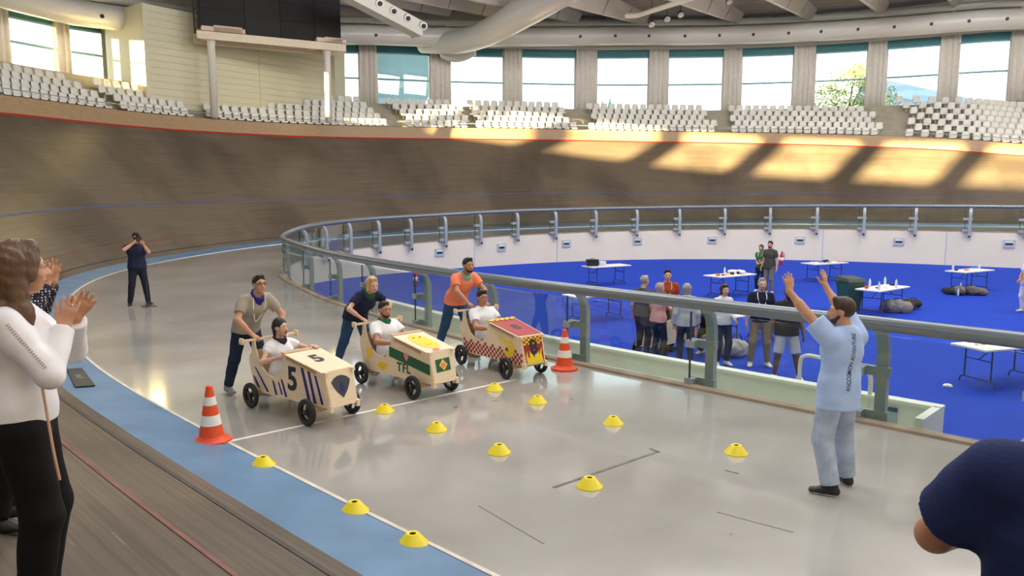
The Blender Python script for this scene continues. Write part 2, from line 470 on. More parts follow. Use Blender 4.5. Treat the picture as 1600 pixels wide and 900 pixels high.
# ------------------------------------------------------------------ spectator terraces
TREAD, RISE, NROW = 0.70, 0.42, 8
ZCON = 8.8                                            # level of the concourse behind the seats
def row_o(i, k): return T_off(i) + 0.30 + TREAD * k
def row_z(i, k): return min(T_z(i) + WALLH - 0.30 + RISE * k, ZCON - stn(i)[0][2])
OW = 0.30 + TREAD * NROW + 0.9                                # window wall, measured from the barrier
vs = []; fs = []
ii = list(range(0, NS, 2))
for i in ii:
    n0 = len(vs)
    for k in range(NROW):
        z = row_z(i, k)
        vs.append(S(i, row_o(i, k) - 0.08, z)); vs.append(S(i, row_o(i, k + 1) - 0.08, z))
    z = ZCON - stn(i)[0][2]
    vs.append(S(i, row_o(i, NROW) - 0.08, z)); vs.append(S(i, T_off(i) + OW, z))
    m_ = len(vs) - n0
for a in range(len(ii) - 1):
    for r in range(m_ - 1): fs.append((a*m_+r, (a+1)*m_+r, (a+1)*m_+r+1, a*m_+r+1))
terr = meshobj('floor_terrace', vs, fs, M_TERR)
tag(terr, 'stepped concrete terraces of the spectator stand', kind='structure')
# ------------------------------------------------------------------ window wall
def st_px(f, px, lo, hi, step=0.25):
    best = (1e9, lo)
    for i in np.arange(lo, hi, step):
        q = f(i)
        if q.y < 2: continue
        d = abs(proj(q)[0] - px)
        if d < best[0]: best = (d, i)
    return best[1]
def zhead(i): return float(np.interp(i, [0, 170, 205, 240, 285, 350, 420], [12.2, 12.2, 12.2, 13.3, 13.75, 13.65, 13.5]))
def Wp(i, din, z):                      # point on the window wall, din metres inwards, absolute z
    p = S(i, T_off(i) + OW - din, 0); p.z = z; return p
ZTOP = 16.0
SILL = ZCON + 0.05
wl = strip('wall_far', lambda i: Wp(i, 0, ZCON - 3.0), lambda i: Wp(i, 0, SILL), M_TERR, step=2)
tag(wl, 'low sill wall under the ring of windows', kind='structure')
wu = strip('wall_far_upper', lambda i: Wp(i, 0, zhead(i)), lambda i: Wp(i, 0, ZTOP + .1), M_STEELW, step=2)
tag(wu, 'pale upper wall above the ring of windows', kind='structure')
# beam over the windows
vs = []; fs = []; ii = list(range(0, NS, 2))
for i in ii:
    z = zhead(i)
    vs += [Wp(i, .0, z - .1), Wp(i, .28, z - .1), Wp(i, .28, z + .14), Wp(i, .0, z + .14)]
for a in range(len(ii) - 1):
    for r in range(4): fs.append((a*4+r, (a+1)*4+r, (a+1)*4+(r+1)%4, a*4+(r+1)%4))
meshobj('header_beam', vs, fs, M_STEELW, wu)
e0, e1 = Wp(0, 0, 0), Wp(NS - 1, 0, 0)
endw = meshobj('wall_right', [(e0.x, e0.y, -1), (e1.x, e1.y, -1), (e1.x, e1.y, ZTOP), (e0.x, e0.y, ZTOP)], [(0, 1, 2, 3)], M_STEELW)
tag(endw, 'plain pale wall closing the hall', kind='structure')

wmid = lambda i: Wp(i, 0, 11.0)
edges = [(12, 82), (104, 158), (524, 560), (589, 672), (703, 786), (815, 900), (931, 1014), (1044, 1129), (1159, 1240), (1272, 1355), (1385, 1466), (1495, 1576)]
wins = []
for a, b in edges:
    lo, hi = (I_LEFT, I_LEFT + 60) if a < 200 else (I_LEFT + 30, NS - 1)
    wins.append((st_px(wmid, a, lo, hi), st_px(wmid, b, lo, hi), True))
# the same windows go on out of the picture to the left (the low sun comes in there) and to the right
arc = np.concatenate([[0], np.cumsum([(Wp(i + 1, 0, 0) - Wp(i, 0, 0)).length for i in range(NS - 1)])])
def st_arc(s): return float(np.interp(s, arc, np.arange(NS)))
s_ = float(np.interp(wins[0][0], np.arange(NS), arc)) - 1.3
while s_ > 12:
    wins.append((st_arc(s_ - 4.3), st_arc(s_), False)); s_ -= 5.7
s_ = float(np.interp(wins[11][1], np.arange(NS), arc)) + 1.5
while s_ < arc[-1] - 6:
    wins.append((st_arc(s_), st_arc(s_ + 4.3), False)); s_ += 5.8
wins.sort()
def wbox(mb, i0, i1, d0, d1, f0, f1):
    """wall-following box between stations, inward depths and height functions"""
    n = max(1, int(abs(i1 - i0) / 3))
    for k in range(n):
        a = i0 + (i1 - i0) * k / n; b = i0 + (i1 - i0) * (k + 1) / n
        mb.hexa([Wp(a, d0, f0(a)), Wp(b, d0, f0(b)), Wp(b, d1, f0(b)), Wp(a, d1, f0(a)), Wp(a, d0, f1(a)), Wp(b, d0, f1(b)), Wp(b, d1, f1(b)), Wp(a, d1, f1(a))])
    return mb
for k, (a, b, vis) in enumerate(wins):
    w = empty('window_%d' % (k + 1), Wp((a + b) / 2, 0, SILL)); tag(w, kind='structure')
    def par(o, w=w):
        o.parent = w; o.matrix_parent_inverse = Matrix.Translation(-Vector(w.location)); return o
    hb = lambda i: zhead(i) - .66
    zm = lambda i: SILL + (zhead(i) - SILL) * .44
    fr = MB(); e = .18
    c1 = (b - a) * .02
    wbox(fr, a, a + c1, -.12, .06, lambda i: SILL, zhead); wbox(fr, b - c1, b, -.12, .06, lambda i: SILL, zhead)
    wbox(fr, a, b, -.12, .06, lambda i: SILL, lambda i: SILL + .08)
    par(fr.build('window_frame', M_STEELW))
    par(wbox(MB(), a, b, -.08, .04, lambda i: zm(i) - .06, lambda i: zm(i) + .06).build('transom', M_FRAMEW))
    if vis:
        par(wbox(MB(), a + c1, b - c1, -.05, -.03, lambda i: SILL + .08, lambda i: zm(i) - .06).build('pane', M_WGLASS))
        par(wbox(MB(), a + c1, b - c1, -.05, -.03, lambda i: zm(i) + .06, lambda i: hb(i) + .1).build('pane', M_WGLASS))
    bl = par(wbox(MB(), a, b, .02, .06, lambda i: hb(i), lambda i: zhead(i) - .02).build('blind', M_BLIND))
    rl = wbox(MB(), a, b, .0, .1, lambda i: hb(i) - .08, lambda i: hb(i) + .02)
    rl.build('blind_bar', M_FRAMEW, bl)
# pillars between the windows and the curtains gathered on them
vis_p = 0
cur_lab = {0: 'cream curtain on the leftmost pillar at the frame edge', 1: 'cream pleated curtain between the two left end windows', 2: 'cream pleated curtain beside the white room wall on the left'}
for k in range(len(wins) - 1):
    a, b = wins[k][1], wins[k + 1][0]
    p = wbox(MB(), a, b, -.3, .02, lambda i: SILL, zhead)
    o = p.build('pillar', M_STEELW, wl)
    mid = Wp((a + b) / 2, 0, 11); q = proj(mid)
    if mid.y > 5 and -25 < q[0] < 1625 and not (170 < q[0] < 515):
        n = 44; vs = []; fs = []
        L = (Wp(b, 0, 0) - Wp(a, 0, 0)).length
        for r, ff in enumerate((lambda i: SILL + .05, lambda i: (SILL + zhead(i)) / 2, lambda i: zhead(i) - .06)):
            for j in range(n + 1):
                t = j / n; i = a + (b - a) * t
                d = .22 + .07 * math.sin(t * L * 17 + .6 * math.sin(t * 9)) + .02 * math.sin(t * L * 41 + r)
                vs.append(Wp(i, d, ff(i)))
        for r in range(2):
            for j in range(n): fs.append((r*(n+1)+j, r*(n+1)+j+1, (r+1)*(n+1)+j+1, (r+1)*(n+1)+j))
        c = meshobj('curtain', vs, fs, M_CURT, None, True)
        sd = c.modifiers.new('thickness', 'SOLIDIFY'); sd.thickness = .02
        if q[0] < 200: lab = cur_lab[0 if q[0] < 30 else (1 if q[0] < 130 else 2)]
        else:
            vis_p += 1; lab = 'grey beige curtain on the %s pillar right of the scoreboard' % ORD[vis_p - 1]
        tag(c, lab, 'curtain', 'curtains gathered on the window pillars')

# ------------------------------------------------------------------ roof
g2 = Vector((-.55, -.835)).normalized(); h2 = Vector((-g2.y, g2.x))
if h2.x < 0: h2 = -h2
poly = [Wp(i, -.6, 0).xy for i in range(0, NS, 3)]
def span(gv):
    xs = []
    for k in range(len(poly)):
        a, b = poly[k], poly[(k + 1) % len(poly)]
        ga, gb = a.dot(g2) - gv, b.dot(g2) - gv
        if ga * gb < 0: t = ga / (ga - gb); xs.append((a.lerp(b, t)).dot(h2))
    return (min(xs), max(xs)) if len(xs) >= 2 else None
gs = [p.dot(g2) for p in poly]; gmin, gmax = min(gs) + .05, max(gs) - .05
rows = []; g_ = gmin; k = 0
zz = [0, 0, .11, .11]; dd = [.22, .05, .14, .05]
while g_ < gmax:
    s = span(g_)
    if s: rows.append((g_, s[0], s[1], ZTOP - zz[k % 4]))
    g_ += dd[k % 4]; k += 1
vs = []; fs = []
for (gv, h0, h1, z) in rows:
    for hh in (h0, h1):
        p = g2 * gv + h2 * hh; vs.append((p.x, p.y, z))
for k in range(len(rows) - 1): fs.append((2*k, 2*k+1, 2*k+3, 2*k+2))
M_DECK = mat('roof_decking', rgb(150, 146, 138), 0.6, noise=.06, scale=.5)
ceil = meshobj('ceiling', vs, fs, M_DECK)
tag(ceil, 'grey ribbed metal roof decking between white girders', kind='structure')
M_GIRD = mat('girder_paint', rgb(196, 192, 184), 0.5, noise=.04)
gpx = [(600, 49), (700, 46), (790, 42), (900, 40), (1005, 38), (1152, 35), (1265, 32), (1378, 27), (1490, 23), (1605, 18)]
for n_, (px, py) in enumerate(gpx):
    i = st_px(lambda i: Wp(i, 1.2, 15.2), px, I_LEFT + 30, NS - 1)
    p0 = Wp(i, 1.2, 0).xy; mb = MB()
    L = 16.0
    def gp(s, w, z): q = p0 + g2 * s + h2 * w; return Vector((q.x, q.y, z))
    for s0, s1 in ((0, L),):
        mb.hexa([gp(s0, -.10, 15.25), gp(s0, .10, 15.25), gp(s1, .14, 14.1), gp(s1, -.14, 14.1), gp(s0, -.55, 15.95), gp(s0, .55, 15.95), gp(s1, .9, 15.95), gp(s1, -.9, 15.95)])
    o = mb.build('girder', M_GIRD, ceil)
    for s0 in (3.2, 7.0):
        f = s0 / L
        zb = 15.25 + (14.1 - 15.25) * f; wb = .10 + .04 * f; wt = .55 + .35 * f
        jb = MB()
        jb.hexa([gp(s0 - .03, -wb - .012, zb - .012), gp(s0 + .03, -wb - .012, zb - .012), gp(s0 + .03, wb + .012, zb - .012), gp(s0 - .03, wb + .012, zb - .012),
                 gp(s0 - .03, -wt - .012, 15.93), gp(s0 + .03, -wt - .012, 15.93), gp(s0 + .03, wt + .012, 15.93), gp(s0 - .03, wt + .012, 15.93)])
        jb.build('joint', M_DECK, o)
# ring duct, gutters pipe
def zduct(i): return float(np.interp(i, [150, 205, 236, 280, 305, 345, 420], [11.9, 11.95, 13.35, 14.25, 14.2, 13.95, 13.7]))
dp = [Wp(i, 2.3, zduct(i)) for i in range(I_LEFT - 20, NS - 4, 2)]
duct = MB().tube(dp, .66, n=20).build('air_duct', M_DUCT, None, True)
tag(duct, 'big white round air duct running along above the windows', 'duct')
for px in (588, 645, 906, 960, 1014, 1070, 1124, 1178, 1231, 1284, 1340, 1398, 1455, 1514, 1574, 160):
    lo, hi = (I_LEFT, I_LEFT + 45) if px < 300 else (I_LEFT + 30, NS - 1)
    i = st_px(lambda i: Wp(i, 2.9, zduct(i)), px, lo, hi)
    c = Wp(i, 2.3, zduct(i)); nrm = (Wp(i, 3.3, zduct(i)) - c).normalized()
    MB().tube([c + nrm * .6 + Vector((0, 0, -.12)), c + nrm * .70 + Vector((0, 0, -.12))], .11, n=10).build('nozzle', M_DARK, duct)
gut = MB().tube([Wp(i, 1.0, zduct(i) + 1.25) for i in range(I_LEFT + 20, NS - 4, 2)], .24, n=10).build('roof_pipe', M_DUCT, None, True)
tag(gut, 'slim white pipe under the roof edge above the big duct', 'pipe')
gut2 = MB().tube([Wp(i, .5, zduct(i) + .72) for i in range(I_LEFT + 20, NS - 4, 2)], .16, n=8).build('edge_beam', M_STEELW, None, True)
tag(gut2, 'thin white edge beam between big duct and slim roof pipe', 'beam')
for px in (640, 700, 810, 930, 1045, 1155, 1265, 1378, 1490, 1597):
    i = st_px(lambda i: Wp(i, .9, 14.5), px, I_LEFT + 30, NS - 1)
    MB().tube([Wp(i, .9, zduct(i) + 1.2), Wp(i, .9, zhead(i) + .1)], .07, n=8).build('hanger', M_STEELW, gut)
arch = MB().tube(catmull([AT(660, 67, 57.0), AT(712, 66, 55.5), AT(757, 53, 53.5), AT(803, 28, 51), AT(852, -2, 48), AT(910, -40, 45)], 6), [.72 + .012 * k for k in range(31)], n=22).build('arch_tube', M_DUCT, None, True)
tag(arch, 'thick white tubular arch rising to the roof from the duct', 'arch')
br = MB().tube(catmull([AT(690, 84, 57.6), AT(715, 86, 57.2), AT(742, 80, 56.8)], 6), [.3, .36, .42, .46, .5, .52, .52, .52, .5, .46, .42, .36, .3], n=16).build('duct_branch', M_DUCT, None, True)
tag(br, 'short bulging white duct branch under the big arch joint', 'duct')

# speaker beam with drum spotlights
p0, p1 = AT(525, -22, 42.0), AT(655, 47, 46.0)
ax = (p1 - p0).normalized(); up = Vector((0, 0, 1)); sd = ax.cross(up).normalized(); u2 = sd.cross(ax)
bmx = MB(); a_, b_ = .38, .42
bmx.hexa([p0 - sd*a_ - u2*b_, p0 + sd*a_ - u2*b_, p1 + sd*a_ - u2*b_, p1 - sd*a_ - u2*b_, p0 - sd*a_ + u2*b_, p0 + sd*a_ + u2*b_, p1 + sd*a_ + u2*b_, p1 - sd*a_ + u2*b_])
beam = empty('light_beam', p1); tag(beam, 'white box beam with four drum spotlights beside the scoreboard', 'beam')
def par_keep(o, p): o.parent = p; o.matrix_parent_inverse = Matrix.Translation(-Vector(p.location)) if p.type == 'EMPTY' and p.rotation_euler.z == 0 else Matrix.Identity(4); return o
par_keep(bmx.build('box_girder', M_STEELW), beam)
for px, py in ((593, 5), (615, 17), (637, 28), (661, 40)):
    c = AT(px, py, 41.0 + (px - 593) * .03)
    d = Vector((.25, -.9, -.3)).normalized()
    o = par_keep(MB().tube([c - d * .25, c + d * .2, c + d * .24], [.2, .22, .19], n=16).build('spotlight', M_STEELW), beam)
    MB().tube([c + d * .23, c + d * .25], .13, n=12).build('lens', M_DARK, o)
# floodlights hanging from the roof
FL = ['leftmost hanging floodlight below the white roof bracket', 'second hanging floodlight, slightly higher than the leftmost', 'third hanging floodlight, with a bright face', 'fourth hanging floodlight, under the decking', 'fifth hanging floodlight, cut by the top edge']
M_CHROME = mat('floodlight_glass', rgb(225, 225, 222), .15, metal=.7)
for n_, (px, py) in enumerate(((1018, 37), (1042, 29), (1063, 22), (1091, 12), (1139, 2))):
    c = AT(px, py, 53.5); d = Vector((.1, -.75, -.65)).normalized()
    f = empty('floodlight', c); tag(f, FL[n_], 'floodlight', 'floodlights under the roof')
    par_keep(MB().tube([c - d * .22, c - d * .1, c + d * .1, c + d * .14], [.1, .2, .25, .25], n=14).build('housing', M_DARK, None, True), f)
    par_keep(MB().tube([c + d * .13, c + d * .17], [.235, .2], n=14).build('lens', M_CHROME, None, True), f)
    top = c.copy(); top.z = ZTOP - .05
    par_keep(MB().tube([c + Vector((0, 0, .15)), top], .02, n=6).build('hanger', M_DARK), f)
bk = MB().tube([AT(978, 25, 51), AT(996, 24, 50.5), AT(1085, -4, 46)], .16, n=4).build('roof_bracket', M_STEELW)
tag(bk, 'white steel bracket arm angled under the roof beside the floodlights', 'bracket')

# ------------------------------------------------------------------ white room on the concourse
B_ = AT(222, 16, 42.0); D_ = AT(514, 60, 52.0); A_ = AT(163, 36, 44.6)
zr0, zr1 = ZCON - 1.6, 12.62
room = empty('wall_room', (B_.x, B_.y, zr0)); tag(room, 'cream clad room standing on the concourse behind the scoreboard', kind='structure')
def slab(a, b, z0, z1, th, m, name, out):
    mb = MB(); o3 = Vector((out.x, out.y, 0)) * th
    mb.hexa([Vector((a.x, a.y, z0)), Vector((b.x, b.y, z0)), Vector((b.x, b.y, z0)) - o3, Vector((a.x, a.y, z0)) - o3,
             Vector((a.x, a.y, z1)), Vector((b.x, b.y, z1)), Vector((b.x, b.y, z1)) - o3, Vector((a.x, a.y, z1)) - o3])
    return par_keep(mb.build(name, m), room)
fd = (D_ - B_).xy.normalized(); fo = Vector((fd.y, -fd.x))
if fo.y > 0: fo = -fo
so = (A_ - B_).xy.normalized(); so2 = Vector((so.y, -so.x))
if so2.y > 0: so2 = -so2
slab(B_ - Vector((*fo, 0)) * .03, D_ - Vector((*fo, 0)) * .03, zr0, zr1 - .03, .2, M_CREAM2, 'backing', fo)
tsp = [0.0, .565, 1.0]
npan = 15; hh_ = (zr1 - zr0) / npan
for r in range(npan):
    for c in range(2):
        a = B_.lerp(D_, tsp[c] + .001); b = B_.lerp(D_, tsp[c + 1] - .001)
        slab(a, b, zr0 + r * hh_ + .012, zr0 + (r + 1) * hh_ - .012, .028, M_CREAM, 'panel', fo)
slab(A_, B_, zr0, zr1, .2, M_CREAM, 'side_wall', so2)
E_ = D_ + Vector((2.6, 3.0, 0))
mb = MB(); mb.add([(A_.x, A_.y, zr1), (B_.x, B_.y, zr1), (D_.x, D_.y, zr1), (E_.x - 4, E_.y, zr1)], [(0, 1, 2, 3)])
par_keep(mb.build('roof_panel', M_CREAM2), room)
par_keep(MB().hexa([Vector((D_.x, D_.y, zr0)), Vector((D_.x + .35, D_.y - .1, zr0)), Vector((D_.x + .35, D_.y + 3, zr0)), Vector((D_.x, D_.y + 3, zr0)),
          Vector((D_.x, D_.y, 13.3)), Vector((D_.x + .35, D_.y - .1, 13.3)), Vector((D_.x + .35, D_.y + 3, 13.3)), Vector((D_.x, D_.y + 3, 13.3))]).build('end_post', M_CREAM), room)

# ------------------------------------------------------------------ scoreboard on its platform
SL, SR = AT(313, 50, 43.0), AT(533, 70, 46.8)
sdv = (SR - SL); sdv.z = 0; slen = sdv.length; sdv.normalize(); sn = Vector((sdv.y, -sdv.x, 0))
if sn.y > 0: sn = -sn
ZSB = 11.62
sb = empty('scoreboard', (SL.x, SL.y, ZSB)); tag(sb, 'large black switched-off video scoreboard made of square modules', 'scoreboard')
SM = [mat('black_module_a', rgb(30, 29, 27), .6, spec=.25), mat('black_module_b', rgb(26, 25, 24), .6, spec=.25), mat('black_module_c', rgb(34, 33, 31), .6, spec=.25)]
def SBp(t, o, z): return Vector((SL.x, SL.y, 0)) + sdv * (t * slen) + sn * o + Vector((0, 0, z))
def sbox(t0, t1, o0, o1, z0, z1): return MB().hexa([SBp(t0, o0, z0), SBp(t1, o0, z0), SBp(t1, o1, z0), SBp(t0, o1, z0), SBp(t0, o0, z1), SBp(t1, o0, z1), SBp(t1, o1, z1), SBp(t0, o1, z1)])
par_keep(sbox(0, 1, -.55, -.08, ZSB, 15.6).build('cabinet', mat('scoreboard_case', rgb(30, 30, 29), .6)), sb)
cols = [0, .30, .55, .80, 1.0]
for c in range(4):
    drop = .26 if c in (1, 2) else 0
    for r in range(4):
        z0 = ZSB - drop + r * 1.02
        par_keep(sbox(cols[c] + .0015, cols[c + 1] - .0015, -.08, .02 + .008 * ((c + r) % 2), z0, z0 + 1.01).build('screen_module', SM[(c * 2 + r * 3) % 3]), sb)
ld = par_keep(MB().tube([SBp(-.035, 0, ZSB - .4), SBp(-.045, 0, 15.5)], .05, n=6).tube([SBp(-.012, 0, ZSB - .1), SBp(-.018, 0, 15.5)], .05, n=6).build('side_ladder', M_DARK), sb)
for r in range(6): par_keep(MB().tube([SBp(-.037, 0, ZSB + .3 + r * .6), SBp(-.013, 0, ZSB + .3 + r * .6)], .03, n=6).build('rung', M_DARK), sb)
M_TIMB = mat('pale_platform_steel', rgb(222, 206, 178), .55, noise=.05)
pf_ = empty('scoreboard_platform', (SBp(.5, 0, ZCON - 1).x, SBp(.5, 0, 0).y, ZCON - 1)); tag(pf_, 'cream steel platform on two posts carrying the scoreboard', 'platform')
zp = ZSB - .30
par_keep(sbox(-.03, 1.02, .25, .45, zp - .42, zp).build('front_beam', M_TIMB), pf_)
par_keep(sbox(-.03, 1.02, -1.35, -1.15, zp - .42, zp).build('rear_beam', M_TIMB), pf_)
par_keep(sbox(-.03, 1.02, -1.3, .4, zp - .03, zp + .01).build('deck', M_TIMB), pf_)
for k in range(7):
    t = .02 + k * .155
    par_keep(MB().tube([SBp(t, -1.2, zp - .2), SBp(min(t + .08, 1.0), .3, zp - .2)], .09, n=4).build('joist', M_TIMB), pf_)
for t in (.065, .885):
    p = SBp(t, .1, 0)
    par_keep(MB().tube([Vector((p.x, p.y, ZCON - 2.0)), Vector((p.x, p.y, zp - .75)), Vector((p.x, p.y, zp - .4))], [.20, .20, .26], n=14).build('post', M_STEELW, None, True), pf_)
for (t0, t1, z1) in ((.0, .29, .26), (.08, .27, .34), (.80, 1.02, .24), (.86, .99, .3)):
    par_keep(sbox(t0, t1, .0, .5, zp + .02, zp + z1).build('support_board', mat('pinkish_board', rgb(214, 190, 168), .6)), pf_)

# ------------------------------------------------------------------ stadium seats
def seat_mesh():
    prof = [(-.13, .44, .145), (-.125, .43, .165), (-.115, .36, .185), (-.085, .2, .2), (-.05, .07, .205), (.02, .015, .2), (.2, .0, .2), (.36, .02, .19), (.385, -.02, .185), (.375, -.07, .17)]
    nx = 5; vs = []; fs = []
    for side in (0, 1):
        for j, (y, z, w) in enumerate(prof):
            for k in range(nx):
                t = -1 + 2 * k / (nx - 1)
                bow = .03 * t * t
                yy, zz_ = y + (bow if j < 5 else 0), z + (bow if j >= 5 and j < 8 else 0) - (abs(t) ** 3 * .025 if j == 0 else 0)
                if side: yy -= .022 if j < 5 else 0; zz_ -= .022 if j >= 4 else 0
                vs.append((t * w * 1.14, yy, zz_))
    m = len(prof); N = m * nx
    for j in range(m - 1):
        for k in range(nx - 1):
            a = j * nx + k
            fs.append((a, a + nx, a + nx + 1, a + 1)); fs.append((N + a, N + a + 1, N + a + nx + 1, N + a + nx))
    rim = [k for k in range(nx)] + [j * nx + nx - 1 for j in range(1, m)] + [(m - 1) * nx + k for k in range(nx - 2, -1, -1)] + [j * nx for j in range(m - 2, 0, -1)]
    for q in range(len(rim)):
        a, b = rim[q], rim[(q + 1) % len(rim)]; fs.append((a, b, b + N, a + N))
    # bracket under the pan
    n0 = len(vs)
    vs += [(-.05, -.02, -.3), (.05, -.02, -.3), (.05, .06, -.3), (-.05, .06, -.3), (-.04, .1, -.01), (.04, .1, -.01), (.04, .2, -.01), (-.04, .2, -.01)]
    fs += [tuple(i + n0 for i in f) for f in ((0,3,2,1),(4,5,6,7),(0,1,5,4),(1,2,6,5),(2,3,7,6),(3,0,4,7))]
    me = bpy.data.meshes.new('stadium_seat'); me.from_pydata(vs, [], fs)
    bm = bmesh.new(); bm.from_mesh(me); bmesh.ops.recalc_face_normals(bm, faces=bm.faces)
    for f in bm.faces: f.smooth = True
    bm.to_mesh(me); bm.free(); me.materials.append(M_SEAT)
    return me
SEAT = seat_mesh()
blocks = [('leftmost block under the windows', -30, 172, -30, 100, 4, 0), ('second block from the left', 196, 298, 145, 228, 4, 0), ('long block below the scoreboard', 328, 598, 290, 562, 5, 1), ('small block right of the scoreboard', 640, 728, 605, 705, 5, 1),
          ('sunlit block in the middle', 750, 895, 738, 872, 5, 1), ('block right of the middle one', 926, 1115, 918, 1094, 5, 1), ('block under the tree window', 1148, 1372, 1136, 1352, 5, 1), ('rightmost block', 1422, 1640, 1400, 1625, 7, 1)]
seats = []
for bi, (bname, b0x, b1x, t0x, t1x, nr, far) in enumerate(blocks):
    for k in range(nr):
        t = k / (nr - 1)
        f = lambda i, k=k: S(i, row_o(i, k) + .25, row_z(i, k) + .5)
        lo, hi = (I_LEFT - 15, I_LEFT + 60) if not far else (I_LEFT + 15, NS - 1)
        xa, xb = b0x + (t0x - b0x) * t, b1x + (t1x - b1x) * t
        ia, ib = st_px(f, xa, lo, hi), st_px(f, xb, lo, hi)
        if k == 0:
            im_ = (ia + ib) / 2; di = .535 / (f(im_ + .5) - f(im_ - .5)).length * (1.0 if far else .98); i_ref = ia
        nq = 0
        for q in range(int(math.ceil((ia - i_ref) / di - .2)), int(math.floor((ib - i_ref) / di + .2)) + 1):
            i = i_ref + (q + (.5 if k % 2 else 0)) * di
            p = S(i, row_o(i, k) + .30, row_z(i, k) + .42); nn = stn(i)[1]
            x, y = proj(p)
            if x < -15 or x > 1615: continue
            nq += 1
            seats.append((p.y, p, math.atan2(nn[0], -nn[1]), bname, k, nr, nq))
seats.sort(key=lambda s: s[0])
for q, (_, p, rz, bname, k, nr, nq) in enumerate(seats[:300]):
    o = bpy.data.objects.new('stadium_seat', SEAT); C.objects.link(o)
    o.location = p; o.rotation_euler = (0, 0, rz)
    rn = 'front row' if k == 0 else ('back row' if k == nr - 1 else ORD[k] + ' row')
    oq = ORD[nq - 1] if nq <= 12 else ('%dth' % nq if nq < 21 else '%d%s' % (nq, {1: 'st', 2: 'nd', 3: 'rd'}.get(nq % 10, 'th')))
    tag(o, 'white seat, %s from left, %s of the %s' % (oq, rn, bname), 'seat', 'seats in the %s of the %s' % (rn, bname))
sv = [v.co.copy() for v in SEAT.vertices]; sf = [tuple(f.vertices) for f in SEAT.polygons]
vs = []; fs = []
for (_, p, rz, *_r) in seats[300:]:
    R = Matrix.Translation(p) @ Matrix.Rotation(rz, 4, 'Z'); n0 = len(vs)
    vs += [tuple(R @ v) for v in sv]; fs += [tuple(i + n0 for i in f) for f in sf]
if vs:
    o = meshobj('stadium_seats', vs, fs, M_SEAT, None, True)
    tag(o, 'farthest white plastic seats in the middle and right blocks', 'seats', kind='stuff')
# thin rail along the front of the stand
for (xa, xb, nm) in ((-20, 330, 'dark thin guard rail in front of the left seat blocks'), (330, 760, 'thin guard rail in front of the seats below the scoreboard'), (760, 1195, 'thin pale guard rail in front of the middle seats'), (1200, 1625, 'thin dark guard rail in front of the right seats')):
    f = lambda i: S(i, T_off(i) + .25, T_z(i) + WALLH + .30)
    lo, hi = (I_LEFT - 15, I_LEFT + 62) if xa < 100 else (I_LEFT + 15, NS - 1)
    ia, ib = st_px(f, xa, lo, hi), st_px(f, xb, lo, hi)
    r = empty('guard_rail', f(ia)); tag(r, nm, 'rail')
    par_keep(MB().tube([f(ia + (ib - ia) * q / 40) for q in range(41)], .022, n=6).build('top_rail', M_STEELG), r)
    n = max(2, int(abs(ib - ia) / 7))
    for q in range(n + 1):
        i = ia + (ib - ia) * q / n
        par_keep(MB().tube([f(i), f(i) - Vector((0, 0, .62))], .018, n=6).build('stanchion', M_STEELG), r)

# ------------------------------------------------------------------ glass balustrade round the infield
bal = empty('glass_balustrade', F(150, 0, 0)); tag(bal, 'curved balustrade with thick grey handrail, steel posts and clear glass panels', 'balustrade')
near_px = [1640, 1365, 1100, 905, 762, 659, 573, 521, 478]
far_px = [474, 504, 543, 590, 640, 693, 749, 806, 866, 930, 993, 1061, 1130, 1201, 1275, 1350, 1431, 1514, 1600]
i_turn = int(np.argmin([proj(F(i, 0, 0))[0] if F(i, 0, 0).y > 4 else 9e9 for i in range(359)]))
fbase = lambda i: F(i, 0, 0.0)
pst = [st_px(fbase, x, 20, i_turn) for x in near_px] + [i_turn] + [st_px(fbase, x, i_turn, 359) for x in far_px]
pst = [pst[0] - 14] + pst + [pst[-1] + 12]
RZ = 1.185
i0r, i1r = 8, 352
par_keep(MB().tube([F(i, 0, RZ) for i in np.arange(i0r, i1r, 1)], .088, n=16).build('handrail', M_RAIL, None, True), bal)
M_GEDGE = mat('dark_glass_edge', rgb(36, 56, 54), .3)
fen_len = np.concatenate([[0], np.cumsum(np.linalg.norm(np.diff(FEN[:, :2], axis=0), axis=1))])
for q, i in enumerate(pst):
    base = F(i, 0, 0); n3 = Vector((*(FN[int(i)]), 0)).normalized(); t3 = Vector((*ft[int(i)], 0)).normalized() * (1 if i < i_turn else -1)
    def pp(o, t, z): return base + n3 * o + t3 * t + Vector((0, 0, z))
    mb = MB(); prof = [(-.17, -.28), (-.17, .80), (-.145, .93), (-.09, 1.04), (-.015, 1.11)]
    for a in range(len(prof) - 1):
        (o0, z0), (o1, z1) = prof[a], prof[a + 1]; hw = .064; th = .05
        mb.hexa([pp(o0 - th, -hw, z0), pp(o0 - th, hw, z0), pp(o0 + th, hw, z0), pp(o0 + th, -hw, z0), pp(o1 - th, -hw, z1), pp(o1 - th, hw, z1), pp(o1 + th, hw, z1), pp(o1 + th, -hw, z1)])
    po = par_keep(mb.build('post', M_STEELG), bal)
    for zc in (.60, .06):
        c = MB().hexa([pp(-.17, -.10, zc - .055), pp(-.17, .30, zc - .055), pp(-.09, .30, zc - .055), pp(-.09, -.10, zc - .055), pp(-.17, -.10, zc + .055), pp(-.17, .30, zc + .055), pp(-.09, .30, zc + .055), pp(-.09, -.10, zc + .055)])
        c.hexa([pp(-.1, .16, zc - .05), pp(-.1, .30, zc - .05), pp(.03, .30, zc - .05), pp(.03, .16, zc - .05), pp(-.1, .16, zc + .05), pp(-.1, .30, zc + .05), pp(.03, .30, zc + .05), pp(.03, .16, zc + .05)])
        o = c.build('clamp', M_STEELG, po)
    o = MB().tube([pp(-.25, 0, -.22), pp(-.10, 0, -.22)], .05, n=8).build('bolt', M_DARK, po)
